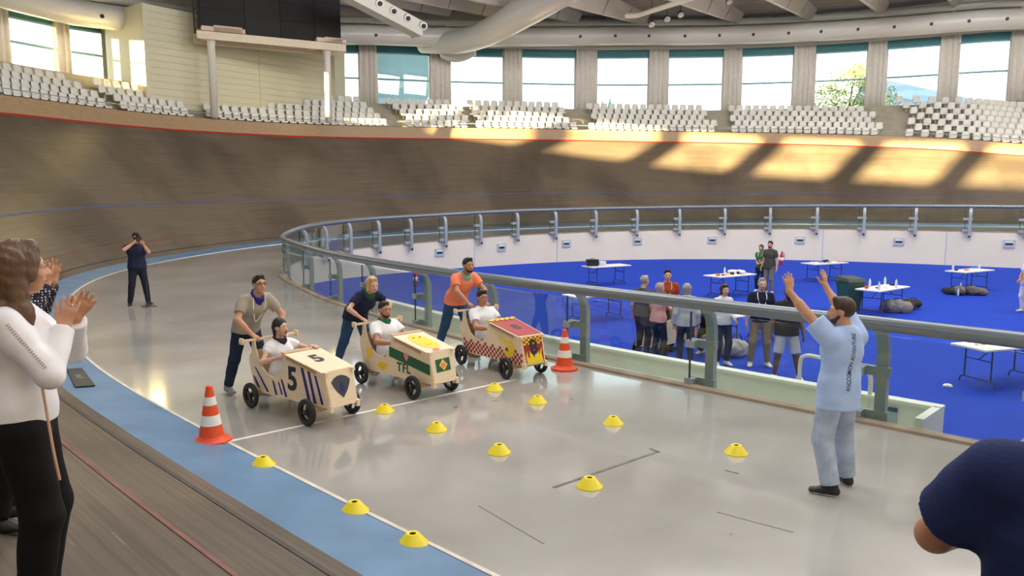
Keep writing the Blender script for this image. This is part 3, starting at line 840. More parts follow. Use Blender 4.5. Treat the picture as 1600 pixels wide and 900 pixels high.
for q in range(len(pst) - 1):
    a, b = pst[q], pst[q + 1]
    fe = lambda i: float(np.interp(i, np.arange(360), fen_len)); inv = lambda s: float(np.interp(s, fen_len, np.arange(360)))
    # clamps sit 0.23 m along the fence from their post
    sa, sb_ = fe(a) + (.23 if a < i_turn else -.23) + .012, fe(b) + (.23 if b < i_turn else -.23) - .012
    n = max(2, int((sb_ - sa) / .35)); vs = []; fs = []
    for k in range(n + 1):
        i = inv(sa + (sb_ - sa) * k / n)
        for (o, z) in ((-.008, .045), (.008, .045), (.008, 1.06), (-.008, 1.06)): vs.append(F(i, o, z))
    for k in range(n):
        for r in range(4): fs.append((k*4+r, (k+1)*4+r, (k+1)*4+(r+1)%4, k*4+(r+1)%4))
    fs += [(3, 2, 1, 0), tuple(n*4 + r for r in range(4))]
    mg = MB().add(vs, fs)
    gp_ = par_keep(mg.build('glass_panel', M_GLASS, None, False), bal)
    for se in (sa - .006, sb_ + .006):
        i = inv(se); i2 = inv(se + .012)
        MB().hexa([F(i, -.009, .045), F(i2, -.009, .045), F(i2, .009, .045), F(i, .009, .045), F(i, -.009, 1.06), F(i2, -.009, 1.06), F(i2, .009, 1.06), F(i, .009, 1.06)]).build('glass_edge', M_GEDGE, gp_)

# vents, seams on the far infield wall
M_VENT = mat('vent_plate_paint', rgb(160, 178, 190), .45); 
for px, py in ((685, 394.5), (783, 386.5), (884, 380.5), (996, 377), (1113, 375), (1251, 375), (1405, 377.5), (1577, 381)):
    i = st_px(fbase, px, i_turn, 359)
    top = F(i, 0, 0); y0 = proj(top)[1]; sc = FPX / top.y
    zc = -(py - y0) / sc; n3 = Vector((*(-FN[int(i)]), 0)); t3 = Vector((-n3.y, n3.x, 0))
    def vb(o0, o1, w, z0, z1):
        P = lambda o, t, z: top + n3 * o + t3 * t + Vector((0, 0, z))
        return MB().hexa([P(o0, -w, z0), P(o0, w, z0), P(o1, w, z0), P(o1, -w, z0), P(o0, -w, z1), P(o0, w, z1), P(o1, w, z1), P(o1, -w, z1)])
    v = vb(0, .05, .24, zc - .18, zc + .18).build('vent_plate', M_VENT, iw)
    vb(.05, .07, .17, zc + .04, zc + .13).build('vent_lip', M_STEELW, v); vb(.05, .055, .15, zc - .06, zc + .03).build('vent_slot', M_DARK, v)
for px in (870, 1287, 1480, 742):
    i = st_px(fbase, px, i_turn, 359); top = F(i, 0, -.01); n3 = Vector((*(-FN[int(i)]), 0)); t3 = Vector((-n3.y, n3.x, 0)); bot = Vector((top.x, top.y, ZI))
    MB().hexa([bot - t3*.02, bot + t3*.02, bot + t3*.02 + n3*.012, bot - t3*.02 + n3*.012, top - t3*.02, top + t3*.02, top + t3*.02 + n3*.012, top - t3*.02 + n3*.012]).build('wall_seam', M_VENT, iw)

# stairwell parapet just inside the near balustrade
ia, ib = st_px(lambda i: F(i, -.80, 0.1), 1467, 20, i_turn), st_px(lambda i: F(i, -.80, 0.1), 590, 20, i_turn)
iz = st_px(lambda i: F(i, -.80, 0.1), 1236, 20, i_turn)
M_PAR = mat('parapet_white', rgb(226, 228, 216), .55, noise=.03)
par_ = empty('wall_stairwell', F(ia, -.95, ZI)); par_.location.z = ZI; tag(par_, 'low white parapet of the stairwell behind the near glass', kind='structure')
def pstrip(i0, i1, o0, o1, z0, z1, name, m):
    mb = MB(); n = max(2, int(abs(i1 - i0)))
    for k in range(n):
        a, b = i0 + (i1 - i0) * k / n, i0 + (i1 - i0) * (k + 1) / n
        P = lambda i, o, z: Vector((*F(i, o, 0).xy, z))
        mb.hexa([P(a, o0, z0), P(b, o0, z0), P(b, o1, z0), P(a, o1, z0), P(a, o0, z1), P(b, o0, z1), P(b, o1, z1), P(a, o1, z1)])
    return par_keep(mb.build(name, m), par_)
pstrip(ia, ib, -.92, -.80, ZI, .08, 'parapet_wall', M_PAR)
pstrip(ia, ib, -.95, -.77, .08, .12, 'parapet_cap', mat('parapet_cap', rgb(232, 231, 222), .5))
pstrip(ia, ia + .3, -.80, -.1, ZI, .08, 'return_wall', M_PAR)
pstrip(ia, ia + .3, -.80, -.1, .08, .12, 'return_cap', MATS['parapet_cap'])
im = st_px(lambda i: F(i, -.80, 0.1), 1389, 20, i_turn)
pstrip(im - .25, im + .35, -.80, -.785, -.28, -.04, 'vent_plate', M_VENT)
pstrip(im - .25, im + .35, -.80, -.78, -.04, .01, 'vent_hood', mat('vent_blue_lip', rgb(52, 72, 120), .5))
ie = st_px(lambda i: F(i, -.80, 0.1), 1444, 20, i_turn)
pstrip(ie - .15, ie + .12, -.80, -.75, -.28, -.03, 'socket_box', mat('socket_white', rgb(226, 226, 218), .4))
for k in range(3): pstrip(ie - .05, ie + .06, -.75, -.745, -.26 + k * .075, -.21 + k * .075, 'socket', M_DARK)
pstrip(ia + .3, ib, -.80, -.02, -.34, -.30, 'bounce_strip', mat('bounce_grey', rgb(206, 206, 196), .5))  # pale strip added in the channel to bounce light onto the parapet
# hooped handrails at the stairwell
def hoop(pa, pb, top, lab):
    pts = catmull([(pa.x, pa.y, ZI if False else pa.z), (pa.x, pa.y, top - .12), tuple(Vector((pa.x, pa.y, top - .02)).lerp(Vector((pb.x, pb.y, top - .02)), .08)), tuple(Vector((pa.x, pa.y, top)).lerp(Vector((pb.x, pb.y, top)), .25)),
                   tuple(Vector((pa.x, pa.y, top)).lerp(Vector((pb.x, pb.y, top)), .75)), tuple(Vector((pa.x, pa.y, top - .02)).lerp(Vector((pb.x, pb.y, top - .02)), .92)), (pb.x, pb.y, top - .12), (pb.x, pb.y, pb.z)], 6)
    o = MB().tube([Vector(p) for p in pts], .028, n=10).build('grab_rail', mat('cream_tube', rgb(222, 220, 206), .35), None, True)
    tag(o, lab, 'handrail'); return o
pa = AT(1249, 603, F(iz, -.95, 0).y + .15); pb = AT(1358, 628, F(iz, -.95, 0).y - .85)
tz = AT(1265, 553, F(iz, -.95, 0).y + .1).z
hoop(Vector((pa.x, pa.y, -.06)), Vector((pb.x, pb.y, -.06)), tz, 'cream bent tube handrail at the stairwell beside the man with raised arms')
# ------------------------------------------------------------------ people: smooth bodies polygonised from blended solids
def V3(*a): return np.array(a, float)
def nz(v): v = np.asarray(v, float); return v / (np.linalg.norm(v) + 1e-12)
def Rx(a): c, s = math.cos(a), math.sin(a); return np.array([[1,0,0],[0,c,-s],[0,s,c]])
def Ry(a): c, s = math.cos(a), math.sin(a); return np.array([[c,0,s],[0,1,0],[-s,0,c]])
def Rz(a): c, s = math.cos(a), math.sin(a); return np.array([[c,-s,0],[s,c,0],[0,0,1]])
class Prim:
    """elliptic rounded cone from a to b; lateral axis u with half widths wa/wb, thickness ta/tb; flat ends when flat"""
    def __init__(s, a, b, wa, wb=None, u=None, ta=None, tb=None, k=.02, flat=0):
        s.a, s.b = np.asarray(a, float), np.asarray(b, float)
        s.wa = wa; s.wb = wa if wb is None else wb
        s.ta = s.wa if ta is None else ta; s.tb = s.wb if tb is None else tb
        s.k = k; s.flat = flat
        ax = s.b - s.a; s.L = np.linalg.norm(ax) + 1e-9; s.ax = ax / s.L
        u = V3(1, 0, 0) if u is None else np.asarray(u, float)
        u = u - s.ax * np.dot(u, s.ax)
        if np.linalg.norm(u) < 1e-4: u = np.cross(s.ax, V3(0, 1, 0)); 
        s.u = nz(u); s.v = np.cross(s.ax, s.u)
    def grow(s, e, k=None):
        p = Prim(s.a, s.b, s.wa + e, s.wb + e, s.u, s.ta + e, s.tb + e, s.k if k is None else k, s.flat); return p
    def box(s):
        r = max(s.wa, s.wb, s.ta, s.tb); return np.minimum(s.a, s.b) - r, np.maximum(s.a, s.b) + r
    def ev(s, X, Y, Z):
        x, y, z = X - s.a[0], Y - s.a[1], Z - s.a[2]
        t = x * s.ax[0] + y * s.ax[1] + z * s.ax[2]
        pu = x * s.u[0] + y * s.u[1] + z * s.u[2]; pv = x * s.v[0] + y * s.v[1] + z * s.v[2]
        tc = np.clip(t, 0, s.L); f = tc / s.L
        w = s.wa + (s.wb - s.wa) * f; th = s.ta + (s.tb - s.ta) * f
        m = np.minimum(w, th); e = t - tc
        if s.flat:
            d = (np.sqrt((pu / w) ** 2 + (pv / th) ** 2) - 1) * m
            if s.flat & 1: d = np.maximum(d, -t)
            if s.flat & 2: d = np.maximum(d, t - s.L)
            if s.flat != 3: 
                d2 = (np.sqrt((pu / w) ** 2 + (pv / th) ** 2 + (e / m) ** 2) - 1) * m
                d = np.where((e < 0) if s.flat == 2 else (e > 0), d2, d)
            return d
        return (np.sqrt((pu / w) ** 2 + (pv / th) ** 2 + (e / m) ** 2) - 1) * m
class Ell:
    def __init__(s, c, r, R=None, k=.02):
        s.c = np.asarray(c, float); s.r = np.asarray(r, float); s.R = np.eye(3) if R is None else R; s.k = k
    def grow(s, e, k=None): return Ell(s.c, s.r + e, s.R, s.k if k is None else k)
    def box(s): m = s.r.max(); return s.c - m, s.c + m
    def ev(s, X, Y, Z):
        x, y, z = X - s.c[0], Y - s.c[1], Z - s.c[2]; R = s.R
        a = x*R[0,0]+y*R[1,0]+z*R[2,0]; b = x*R[0,1]+y*R[1,1]+z*R[2,1]; c = x*R[0,2]+y*R[1,2]+z*R[2,2]
        q = np.sqrt((a/s.r[0])**2 + (b/s.r[1])**2 + (c/s.r[2])**2)
        g = np.sqrt((a/s.r[0]**2)**2 + (b/s.r[1]**2)**2 + (c/s.r[2]**2)**2) + 1e-9
        return q * (q - 1) / g
class Plane:
    """keeps the side the normal points away from"""
    def __init__(s, p, n): s.p = np.asarray(p, float); s.n = nz(n)
    def ev(s, X, Y, Z): return (X - s.p[0]) * s.n[0] + (Y - s.p[1]) * s.n[1] + (Z - s.p[2]) * s.n[2]
def smin(a, b, k):
    h = np.maximum(k - np.abs(a - b), 0) / k
    return np.minimum(a, b) - h * h * k * .25
def sdf_mesh(name, prims, h, m, parent=None, cuts=(), planes=(), wr=0.0, ws=18.0, seed=0):
    lo = np.min([p.box()[0] for p in prims], 0) - 3 * h; hi = np.max([p.box()[1] for p in prims], 0) + 3 * h
    n = np.ceil((hi - lo) / h).astype(int) + 1
    val = np.full(n, .1, np.float32)
    ax = [lo[d] + h * np.arange(n[d]) for d in range(3)]
    def sl(p, mg):
        a, b = p.box(); i0 = np.clip(((a - mg - lo) / h).astype(int), 0, n); i1 = np.clip(((b + mg - lo) / h).astype(int) + 2, 0, n)
        return tuple(slice(i0[d], i1[d]) for d in range(3))
    def grid(q): return ax[0][q[0]][:, None, None], ax[1][q[1]][None, :, None], ax[2][q[2]][None, None, :]
    for p in prims:
        q = sl(p, p.k + 2 * h)
        val[q] = smin(val[q], p.ev(*grid(q)), p.k)
    for p in cuts:
        q = sl(p, 2 * h); val[q] = np.maximum(val[q], -p.ev(*grid(q)))
    full = tuple(slice(0, n[d]) for d in range(3))
    for p in planes: val = np.maximum(val, p.ev(*grid(full)))
    if wr > 0:
        X, Y, Z = grid(full); s = ws
        val = val + wr * (np.sin(X*s*1.3 + 2*np.sin(Z*s*.7 + seed)) * np.sin(Y*s*1.1 + seed*1.7 + 1.5*np.sin(X*s*.5)) + .6*np.sin(Z*s*1.9 + 2.2*np.sin(X*s*.6 + seed) + 1.3*np.sin(Y*s*.8)))
    ins = val < 0
    c = np.zeros(n - 1, np.int8)
    for dx in (0, 1):
        for dy in (0, 1):
            for dz in (0, 1): c += ins[dx:n[0]-1+dx, dy:n[1]-1+dy, dz:n[2]-1+dz]
    act = (c > 0) & (c < 8); ids = np.argwhere(act)
    if len(ids) == 0: return None
    idx = np.full(n - 1, -1, np.int32); idx[act] = np.arange(len(ids))
    pos = np.zeros((len(ids), 3)); cnt = np.zeros(len(ids))
    for d in range(3):
        o = [k for k in range(3) if k != d]
        for p_ in (0, 1):
            for q_ in (0, 1):
                A = np.zeros(3, int); A[o[0]] = p_; A[o[1]] = q_; Bv = A.copy(); Bv[d] = 1
                ia = ids + A; ib = ids + Bv
                va = val[ia[:,0], ia[:,1], ia[:,2]]; vb = val[ib[:,0], ib[:,1], ib[:,2]]
                mk = (va < 0) != (vb < 0); t = np.where(mk, va / np.where(mk, va - vb, 1), 0)
                pos += mk[:, None] * (A + t[:, None] * (Bv - A)); cnt += mk
    verts = lo + h * (ids + pos / cnt[:, None])
    F_ = []
    for d in range(3):
        o = [k for k in range(3) if k != d]
        s0 = [slice(1, n[k] - 1) for k in range(3)]; s1 = list(s0); s0[d] = slice(0, n[d] - 1); s1[d] = slice(1, n[d])
        a, b = ins[tuple(s0)], ins[tuple(s1)]
        e = np.argwhere(a != b); flip = b[tuple(e.T)]
        off = np.ones(3, int); off[d] = 0; e = e + off
        def cell(p_, q_): w = e.copy(); w[:, o[0]] -= p_; w[:, o[1]] -= q_; return idx[w[:,0], w[:,1], w[:,2]]
        quad = np.stack([cell(0,0), cell(1,0), cell(1,1), cell(0,1)], 1)
        if d == 1: flip = ~flip
        quad[flip] = quad[flip][:, ::-1]; F_.append(quad)
    Q = np.concatenate(F_); Q = Q[(Q >= 0).all(1)]
    me = bpy.data.meshes.new(name)
    me.vertices.add(len(verts)); me.vertices.foreach_set('co', verts.astype(np.float32).ravel())
    me.loops.add(Q.size); me.loops.foreach_set('vertex_index', Q.astype(np.int32).ravel())
    me.polygons.add(len(Q)); me.polygons.foreach_set('loop_start', np.arange(0, Q.size, 4, dtype=np.int32))
    me.polygons.foreach_set('use_smooth', np.ones(len(Q), bool))
    me.update(calc_edges=True); me.validate()
    if m: me.materials.append(m)
    ob = bpy.data.objects.new(name, me); C.objects.link(ob)
    if parent: ob.parent = parent
    return ob
def ik(a, t, l1, l2, pole):
    a, t = np.asarray(a, float), np.asarray(t, float); d = t - a; L = np.linalg.norm(d)
    if L > (l1 + l2) * .999: t = a + d / L * (l1 + l2) * .999; d = t - a; L = np.linalg.norm(d)
    x = (l1*l1 - l2*l2 + L*L) / (2*L); hgt = math.sqrt(max(l1*l1 - x*x, 0)); dn = d / L
    pole = np.asarray(pole, float); pn = nz(pole - dn * np.dot(pole, dn))
    return a + dn * x + pn * hgt, t

M_SKINS = {k: mat('skin_' + k, c, .5, noise=.05, scale=14, bump=.04, bscale=90) for k, c in dict(fair=rgb(214, 168, 142), warm=rgb(205, 152, 122), tan=rgb(186, 130, 100), brown=rgb(112, 74, 54)).items()}
M_LIP = mat('lip', rgb(176, 92, 84), .4); M_MOUTH = mat('open_mouth', rgb(70, 24, 24), .5); M_EYE = mat('eye_white', rgb(206, 200, 194), .4); M_IRIS = mat('iris', rgb(42, 30, 24), .15)
def cloth(name, r, g, b, rough=.85, noise=.07, bump=.18, bs=70):
    return mat(name, rgb(r, g, b), rough, noise=noise, scale=6, bump=bump, bscale=bs, spec=.25)
def denim(name, r, g, b): return mat(name, rgb(r, g, b), .85, noise=.22, scale=7, bump=.15, bscale=150, spec=.2)
HAIRS = dict(black=mat('hair_black', rgb(30, 25, 23), .5, noise=.3, scale=30, stretch=(1, 1, .2), bump=.3, bscale=60), brown=mat('hair_brown', rgb(62, 44, 34), .5, noise=.3, scale=30, stretch=(1, 1, .2), bump=.3, bscale=60),
             blonde=mat('hair_blonde', rgb(190, 160, 112), .5, noise=.25, scale=30, stretch=(1, 1, .2), bump=.3, bscale=60), grey=mat('hair_grey', rgb(150, 146, 140), .6, noise=.2, scale=30, bump=.3),
             ombre=mat('hair_light_brown', rgb(98, 70, 48), .42, noise=.35, scale=26, stretch=(1, 1, .12), bump=.4, bscale=50))

def person(label, loc, rz, H=1.75, res=.011, fem=False, skin='warm', pelvis=(0, 0, .95), lean=0.0, side=0.0, twist=0.0, hip_tilt=None, head_yaw=0.0, head_pitch=0.0, head_roll=0.0, neck_fwd=0.0,
           wrist=None, elbow_pole=None, hand_dir=None, palm=None, curl=.35, spread=.0, ankle=None, knee_pole=None, toe=None,
           shirt=None, sleeve=.55, hem=-.06, trousers=None, leg_len=1.0, shoes=None, sole=None, hair='black', hairstyle='short', beard=None, neckerchief=None, lanyard=None, glasses=False, mouth_open=False,
           stout=1.0, belt=None, collar=None, group=None, face=True, shirt_loose=.014, leg_loose=.0, fing=1.0, sw=1.0, wr=.0022, body_skin_legs=True, nohands=False):
    q = H / 1.75
    root = empty('person', loc, rz); tag(root, label, 'person', group)
    P = V3(*pelvis) * q
    T = Rz(twist) @ Rx(-lean) @ Ry(side)
    def tp(x, y, z): return P + T @ (V3(x, y, z) * q)
    hipw = .092 if fem else .09
    HT = Rz(twist) @ Rx(-(lean * .45 if hip_tilt is None else hip_tilt)) @ Ry(side * .3)
    def hp(x, y, z): return P + HT @ (V3(x, y, z) * q)
    shw = (.158 if fem else .176) * sw
    sh = [tp(-shw, -.01, .452), tp(shw, -.01, .452)]      # left, right  (faces +Y)
    nb = tp(0, -.015, .525)
    RH = Rz(twist + head_yaw) @ Rx(-head_pitch) @ Ry(head_roll)
    hc = nb + T @ (V3(0, .02 + neck_fwd, .075) * q) + RH @ (V3(0, .03, .085) * q)
    def hd(x, y, z): return hc + RH @ (V3(x, y, z) * q)
    hips = [hp(-hipw, 0, -.045), hp(hipw, 0, -.045)]
    # arms
    LU, LF = .285 * q, .255 * q
    wrist = wrist or [None, None]; elbow_pole = elbow_pole or [(-.3, -1, -.3), (.3, -1, -.3)]
    el, wr_ = [], []
    for s in (0, 1):
        t = wrist[s]
        if t is None: t = sh[s] + T @ (V3((-.10, .10)[s], .05, -.52) * q)
        else: t = V3(*t)
        e, w = ik(sh[s], t, LU, LF, elbow_pole[s]); el.append(e); wr_.append(w)
    ankle = ankle or [(-.11, 0, .085), (.11, 0, .085)]; knee_pole = knee_pole or [(-.08, 1, 0), (.08, 1, 0)]
    kn, an = [], []
    for s in (0, 1):
        k_, a_ = ik(hips[s], V3(*ankle[s]), .42 * q, .412 * q, knee_pole[s]); kn.append(k_); an.append(a_)
    toe = toe or [(-.25, 1, 0), (.25, 1, 0)]
    st = stout
    ux = T @ V3(1, 0, 0); uh = HT @ V3(1, 0, 0)
    # ---- torso solids
    wst = .118 if fem else .138
    torso = [Prim(hp(0, -.005, -.05), hp(0, 0, .06), (.165 if fem else .155)*q*st, (.155 if fem else .15)*q*st, uh, .115*q*st, .11*q*st, k=.05),
             Prim(hp(0, 0, .06), tp(0, 0, .18), .15*q*st, wst*q*st, ux, .11*q*st, .098*q*st, k=.06),
             Prim(tp(0, 0, .16), tp(0, .005, .36), wst*q*st, (.142 if fem else .168)*q*st, ux, .098*q*st, .112*q*st, k=.06),
             Prim(tp(0, .005, .34), tp(0, -.012, .45), (.142 if fem else .168)*q*st, (.12 if fem else .14)*q, ux, .112*q*st, .082*q, k=.06),
             Prim(tp(-shw * .7, -.015, .452), tp(0, -.02, .50), .046*q, .056*q, k=.04), Prim(tp(shw * .7, -.015, .452), tp(0, -.02, .50), .046*q, .056*q, k=.04),
             ]
    if fem: torso += [Ell(tp(-.07, .088, .33), V3(.06, .055, .062)*q, T, k=.04), Ell(tp(.07, .088, .33), V3(.06, .055, .062)*q, T, k=.04)]
    ra = .82 if fem else 1.0
    upper = [Prim(sh[s], el[s], .054*q*ra, .042*q*ra, k=.045) for s in (0, 1)]
    fore = [Prim(el[s], wr_[s], .041*q*ra, .027*q*ra, k=.02) for s in (0, 1)]
    foremus = [Prim(el[s], el[s] + (wr_[s] - el[s]) * .45, .040*q*ra, .041*q*ra, k=.02) for s in (0, 1)]
    thigh = [Prim(hips[s], kn[s], .092*q*(.5 + .5*st), .060*q, k=.04) for s in (0, 1)]
    shin = [Prim(kn[s], an[s], .056*q, .037*q, k=.03) for s in (0, 1)]
    calf = []
    for s in (0, 1):
        d = nz(an[s] - kn[s]); bk = -nz(V3(*knee_pole[s]) - d * np.dot(V3(*knee_pole[s]), d))
        calf.append(Prim(kn[s] + (an[s]-kn[s])*.15 + bk*.014*q, kn[s] + (an[s]-kn[s])*.5 + bk*.014*q, .052*q, .046*q, k=.03))
    foot = []
    for s in (0, 1):
        f = nz(V3(*toe[s])); sd_ = np.cross(f, V3(0, 0, 1)); sd_ = nz(sd_) if np.linalg.norm(sd_) > .1 else V3(1, 0, 0)
        dn = np.cross(sd_, f); dn = dn if dn[2] > 0 else -dn
        heel = an[s] - f * .045 * q - dn * .045 * q; ball = an[s] + f * .125 * q - dn * .055 * q
        foot.append((heel, ball, sd_, f, dn))
    feet = [Prim(hl, bl, .034*q, .040*q, sd_, .034*q, .022*q, k=.03) for hl, bl, sd_, f, dn in foot]
    # ---- head
    neck = Prim(nb + T @ (V3(0, 0, -.03)*q), hd(0, -.022, -.07), .057*q*(.86 if fem else 1.0), .052*q*(.88 if fem else 1.0), ux, k=.03)
    cran = Ell(hd(0, -.014, .03), V3(.075, .094, .088)*q, RH, k=.02)
    facee = Ell(hd(0, .024, -.028), V3(.060, .066, .086)*q, RH, k=.03)
    jaw = Ell(hd(0, .042, -.082), V3(.036, .036, .030)*q, RH, k=.03)
    head = [cran, facee, jaw, Prim(hd(-.05, .072, .018), hd(.05, .072, .018), .011*q, k=.03), Prim(hd(0, .086, .008), hd(0, .107, -.030), .008*q, .013*q, k=.015),
            Prim(hd(-.014, .094, -.034), hd(.014, .094, -.034), .008*q, k=.012), Ell(hd(-.04, .062, -.028), V3(.022, .018, .02)*q, RH, k=.03), Ell(hd(.04, .062, -.028), V3(.022, .018, .02)*q, RH, k=.03),
            Prim(hd(-.02, .086, -.062), hd(.02, .086, -.062), .008*q, k=.015),
            Ell(hd(-.076, -.008, -.008), V3(.010, .020, .031)*q, RH, k=.008), Ell(hd(.076, -.008, -.008), V3(.010, .020, .031)*q, RH, k=.008)]
    # ---- hands
    hand = []
    hand_dir = hand_dir or [None, None]; palm = palm or [None, None]
    curl = curl if hasattr(curl, '__len__') else (curl, curl)
    spread = spread if hasattr(spread, '__len__') else (spread, spread)
    for s in (0, 1):
        if nohands: break
        f = nz(wr_[s] - el[s]) if hand_dir[s] is None else nz(hand_dir[s])
        pn = V3((1, -1)[s], .2, 0) if palm[s] is None else V3(*palm[s])
        pn = nz(pn - f * np.dot(pn, f)); th_ = np.cross(f, pn) if s == 1 else np.cross(pn, f)
        w0 = wr_[s]; hs = q * (.92 if fem else 1.0)
        hand.append(Prim(w0 + f * .005 * hs, w0 + f * .085 * hs, .030*hs, .040*hs, th_, .018*hs, .014*hs, k=.02))
        for n_, (o, L) in enumerate(((.030, .071), (.0105, .080), (-.0095, .074), (-.029, .058))):
            r = .0088 * hs * fing; p = w0 + f * (.086 - abs(n_ - 1.3) * .006) * hs + th_ * o * hs; ang = curl[s] * (.5 + .12 * n_)
            dr = nz(f + th_ * (1.5 - n_) * (.05 + spread[s])); segs = (.45, .32, .23)
            for j, sg_ in enumerate(segs):
                c_, s_n = math.cos(ang), math.sin(ang); d = nz(dr * c_ + pn * s_n)
                e = p + d * L * hs * sg_
                hand.append(Prim(p, e, r, r * .93, k=.006 if j else .010)); p = e; r *= .93; ang += curl[s]
        b = w0 + f * .022 * hs + th_ * .026 * hs
        d1 = nz(f * .75 + th_ * (.62 + spread[s]) + pn * .35); d2 = nz(f * .95 + th_ * (.25 + spread[s]) + pn * (.25 + curl[s] * .6))
        m1 = b + d1 * .042 * hs; m2 = m1 + d2 * .034 * hs; m3 = m2 + d2 * .026 * hs
        hand += [Prim(b, m1, .0135*hs, .0115*hs, k=.014), Prim(m1, m2, .0105*hs, .0095*hs, k=.006), Prim(m2, m3, .0095*hs, .008*hs, k=.006)]
    mskin = M_SKINS[skin]
    body = [p.grow(-.006) for p in torso] + [p.grow(-.002) for p in upper] + fore + foremus + [p.grow(-.004) for p in thigh] + shin + calf + [p.grow(-.008) for p in feet] + [neck] + head + hand
    sdf_mesh('body', body, res, mskin, root)
    # ---- clothes
    rs = res * 1.15
    if shirt:
        e = shirt_loose * q
        pr = [p.grow(e, .05) for p in torso[:4]] + [p.grow(e * .7) for p in torso[4:]]
        if hem < -.05: pr.append(Prim(hp(0, -.003, hem - .02), hp(0, 0, .06), (.19 if fem else .186)*q*st + e, .158*q*st + e, uh, .134*q*st + e, .114*q*st + e, k=.04, flat=1))
        slp = []
        for s in (0, 1):
            pr.append(Prim(sh[s], sh[s] + (el[s]-sh[s])*.3, .052*q*ra + e*.8, .054*q*ra + e, k=.05))
            if sleeve <= 1.0:
                pr.append(Prim(sh[s], sh[s] + (el[s] - sh[s]) * sleeve, .050*q*ra + e, .052*q*ra + e * 1.4, k=.03, flat=2))
            else:
                pr.append(Prim(sh[s], el[s], .056*q*ra + e, .048*q*ra + e*1.2, k=.03)); pr.append(Prim(el[s], el[s] + (wr_[s] - el[s]) * (sleeve - 1), .046*q*ra + e*1.2, .034*q + e, k=.025, flat=2))
        pl = [Plane(hp(0, 0, hem), HT @ V3(0, 0, -1))]
        cut = [Prim(nb + T @ (V3(0, .02, .055)*q), nb + T @ (V3(0, .035, .14)*q), .062*q, .085*q, ux)]
        so = sdf_mesh('shirt', pr, rs, shirt, root, cuts=cut, planes=pl, wr=wr, seed=H * 31 + loc[0])
        if collar: sdf_mesh('collar', [Prim(nb + T @ (V3(0, .005, -.012)*q), nb + T @ (V3(0, .012, .032)*q), .076*q, .068*q, ux, k=.01)], res * .8, collar, so, cuts=[Prim(nb + T @ (V3(0, .06, -.05)*q), nb + T @ (V3(0, .085, .06)*q), .02*q, .04*q, ux)])
        root['_shirt'] = so.name
    if trousers:
        e = .012 * q + leg_loose
        pr = [Prim(hp(0, -.005, -.05), hp(0, 0, .075), (.165 if fem else .156)*q*st + .006, .152*q*st + .008, uh, .118*q*st, .112*q*st + .004, k=.05, flat=2)]
        for s in (0, 1):
            if leg_len <= 1.0:
                pr.append(Prim(hips[s], hips[s] + (kn[s] - hips[s]) * leg_len, .090*q*(.5+.5*st) + e*.5, .076*q + e*1.3, k=.012, flat=2))
            else:
                pr.append(Prim(hips[s], kn[s], .096*q*(.5+.5*st) + e*.5, .062*q + e, k=.045)); 
                end = kn[s] + (an[s] - kn[s]) * (leg_len - 1)
                pr.append(Prim(kn[s], end, .060*q + e, .046*q + e*1.3, k=.035, flat=2)); pr.append(calf[s].grow(e * .8))
        to = sdf_mesh('trousers', pr, rs, trousers, root, wr=wr * .9, seed=H * 17 + loc[1])
        if belt: sdf_mesh('belt', [Prim(hp(0, 0, .045), hp(0, 0, .08), .155*q*st + .014, .153*q*st + .014, uh, .114*q*st + .012, .112*q*st + .012, k=.01, flat=3)], res, belt, to)
    if shoes:
        for s in (0, 1):
            hl, bl, sd_, f, dn = foot[s]
            so_ = sdf_mesh('shoe', [Prim(hl + dn*.004, bl + f*.03*q, .040*q, .046*q, sd_, .036*q, .026*q, k=.02), Prim(an[s] - dn*.03*q - f*.02*q, an[s] + dn*.015*q - f*.015*q, .042*q, .044*q, k=.03, flat=2), Prim(an[s] - dn*.01*q, (bl + an[s])*.5 - dn*.01*q, .036*q, .034*q, k=.04)],
                           max(res * .8, .008), shoes, root, planes=[Plane(hl - dn*.026*q, -dn)])
            sdf_mesh('sole', [Prim(hl - dn*.016*q, bl + f*.03*q - dn*.004*q, .044*q, .050*q, sd_, .022*q, .022*q, k=.01)], max(res * .7, .007), sole or shoes, so_, planes=[Plane(hl - dn*.020*q, dn), Plane(hl - dn*.040*q, -dn)])
    # ---- hair
    hm = HAIRS.get(hair)
    hr = max(res * .85, .006)
    if hairstyle != 'none' and hm:
        cap = Ell(hd(0, -.018, .034), V3(.083, .100, .096)*q, RH)
        if hairstyle in ('short', 'buzz'):
            g_ = .0 if hairstyle == 'short' else -.004
            sdf_mesh('hair', [cap.grow(g_), Prim(hd(-.03, .055, .105), hd(.03, .055, .105), .022*q if hairstyle == 'short' else .012*q, k=.03)], hr, hm, root,
                     cuts=[Prim(hd(0, .082, -.10), hd(0, .108, .012), .064*q, .066*q, RH @ V3(1, 0, 0)), Ell(hd(-.08, .02, -.02), V3(.03, .030, .045)*q, RH), Ell(hd(.08, .02, -.02), V3(.03, .030, .045)*q, RH)], planes=[Plane(hd(0, -.05, -.055), RH @ V3(0, .35, -1))])
        elif hairstyle == 'bob':
            sdf_mesh('hair', [cap.grow(.004), Prim(hd(-.066, -.02, .04), hd(-.072, .0, -.085), .030*q, .026*q, k=.03), Prim(hd(.066, -.02, .04), hd(.072, .0, -.085), .030*q, .026*q, k=.03), Prim(hd(0, -.07, .02), hd(0, -.075, -.09), .07*q, .06*q, RH @ V3(1, 0, 0), .04*q, .03*q, k=.04), Prim(hd(-.03, .062, .10), hd(.05, .055, .10), .02*q, k=.03)],
                     hr, hm, root, cuts=[Prim(hd(0, .088, -.13), hd(0, .115, .022), .050*q, .058*q, RH @ V3(1, 0, 0))])
        elif hairstyle == 'tied':
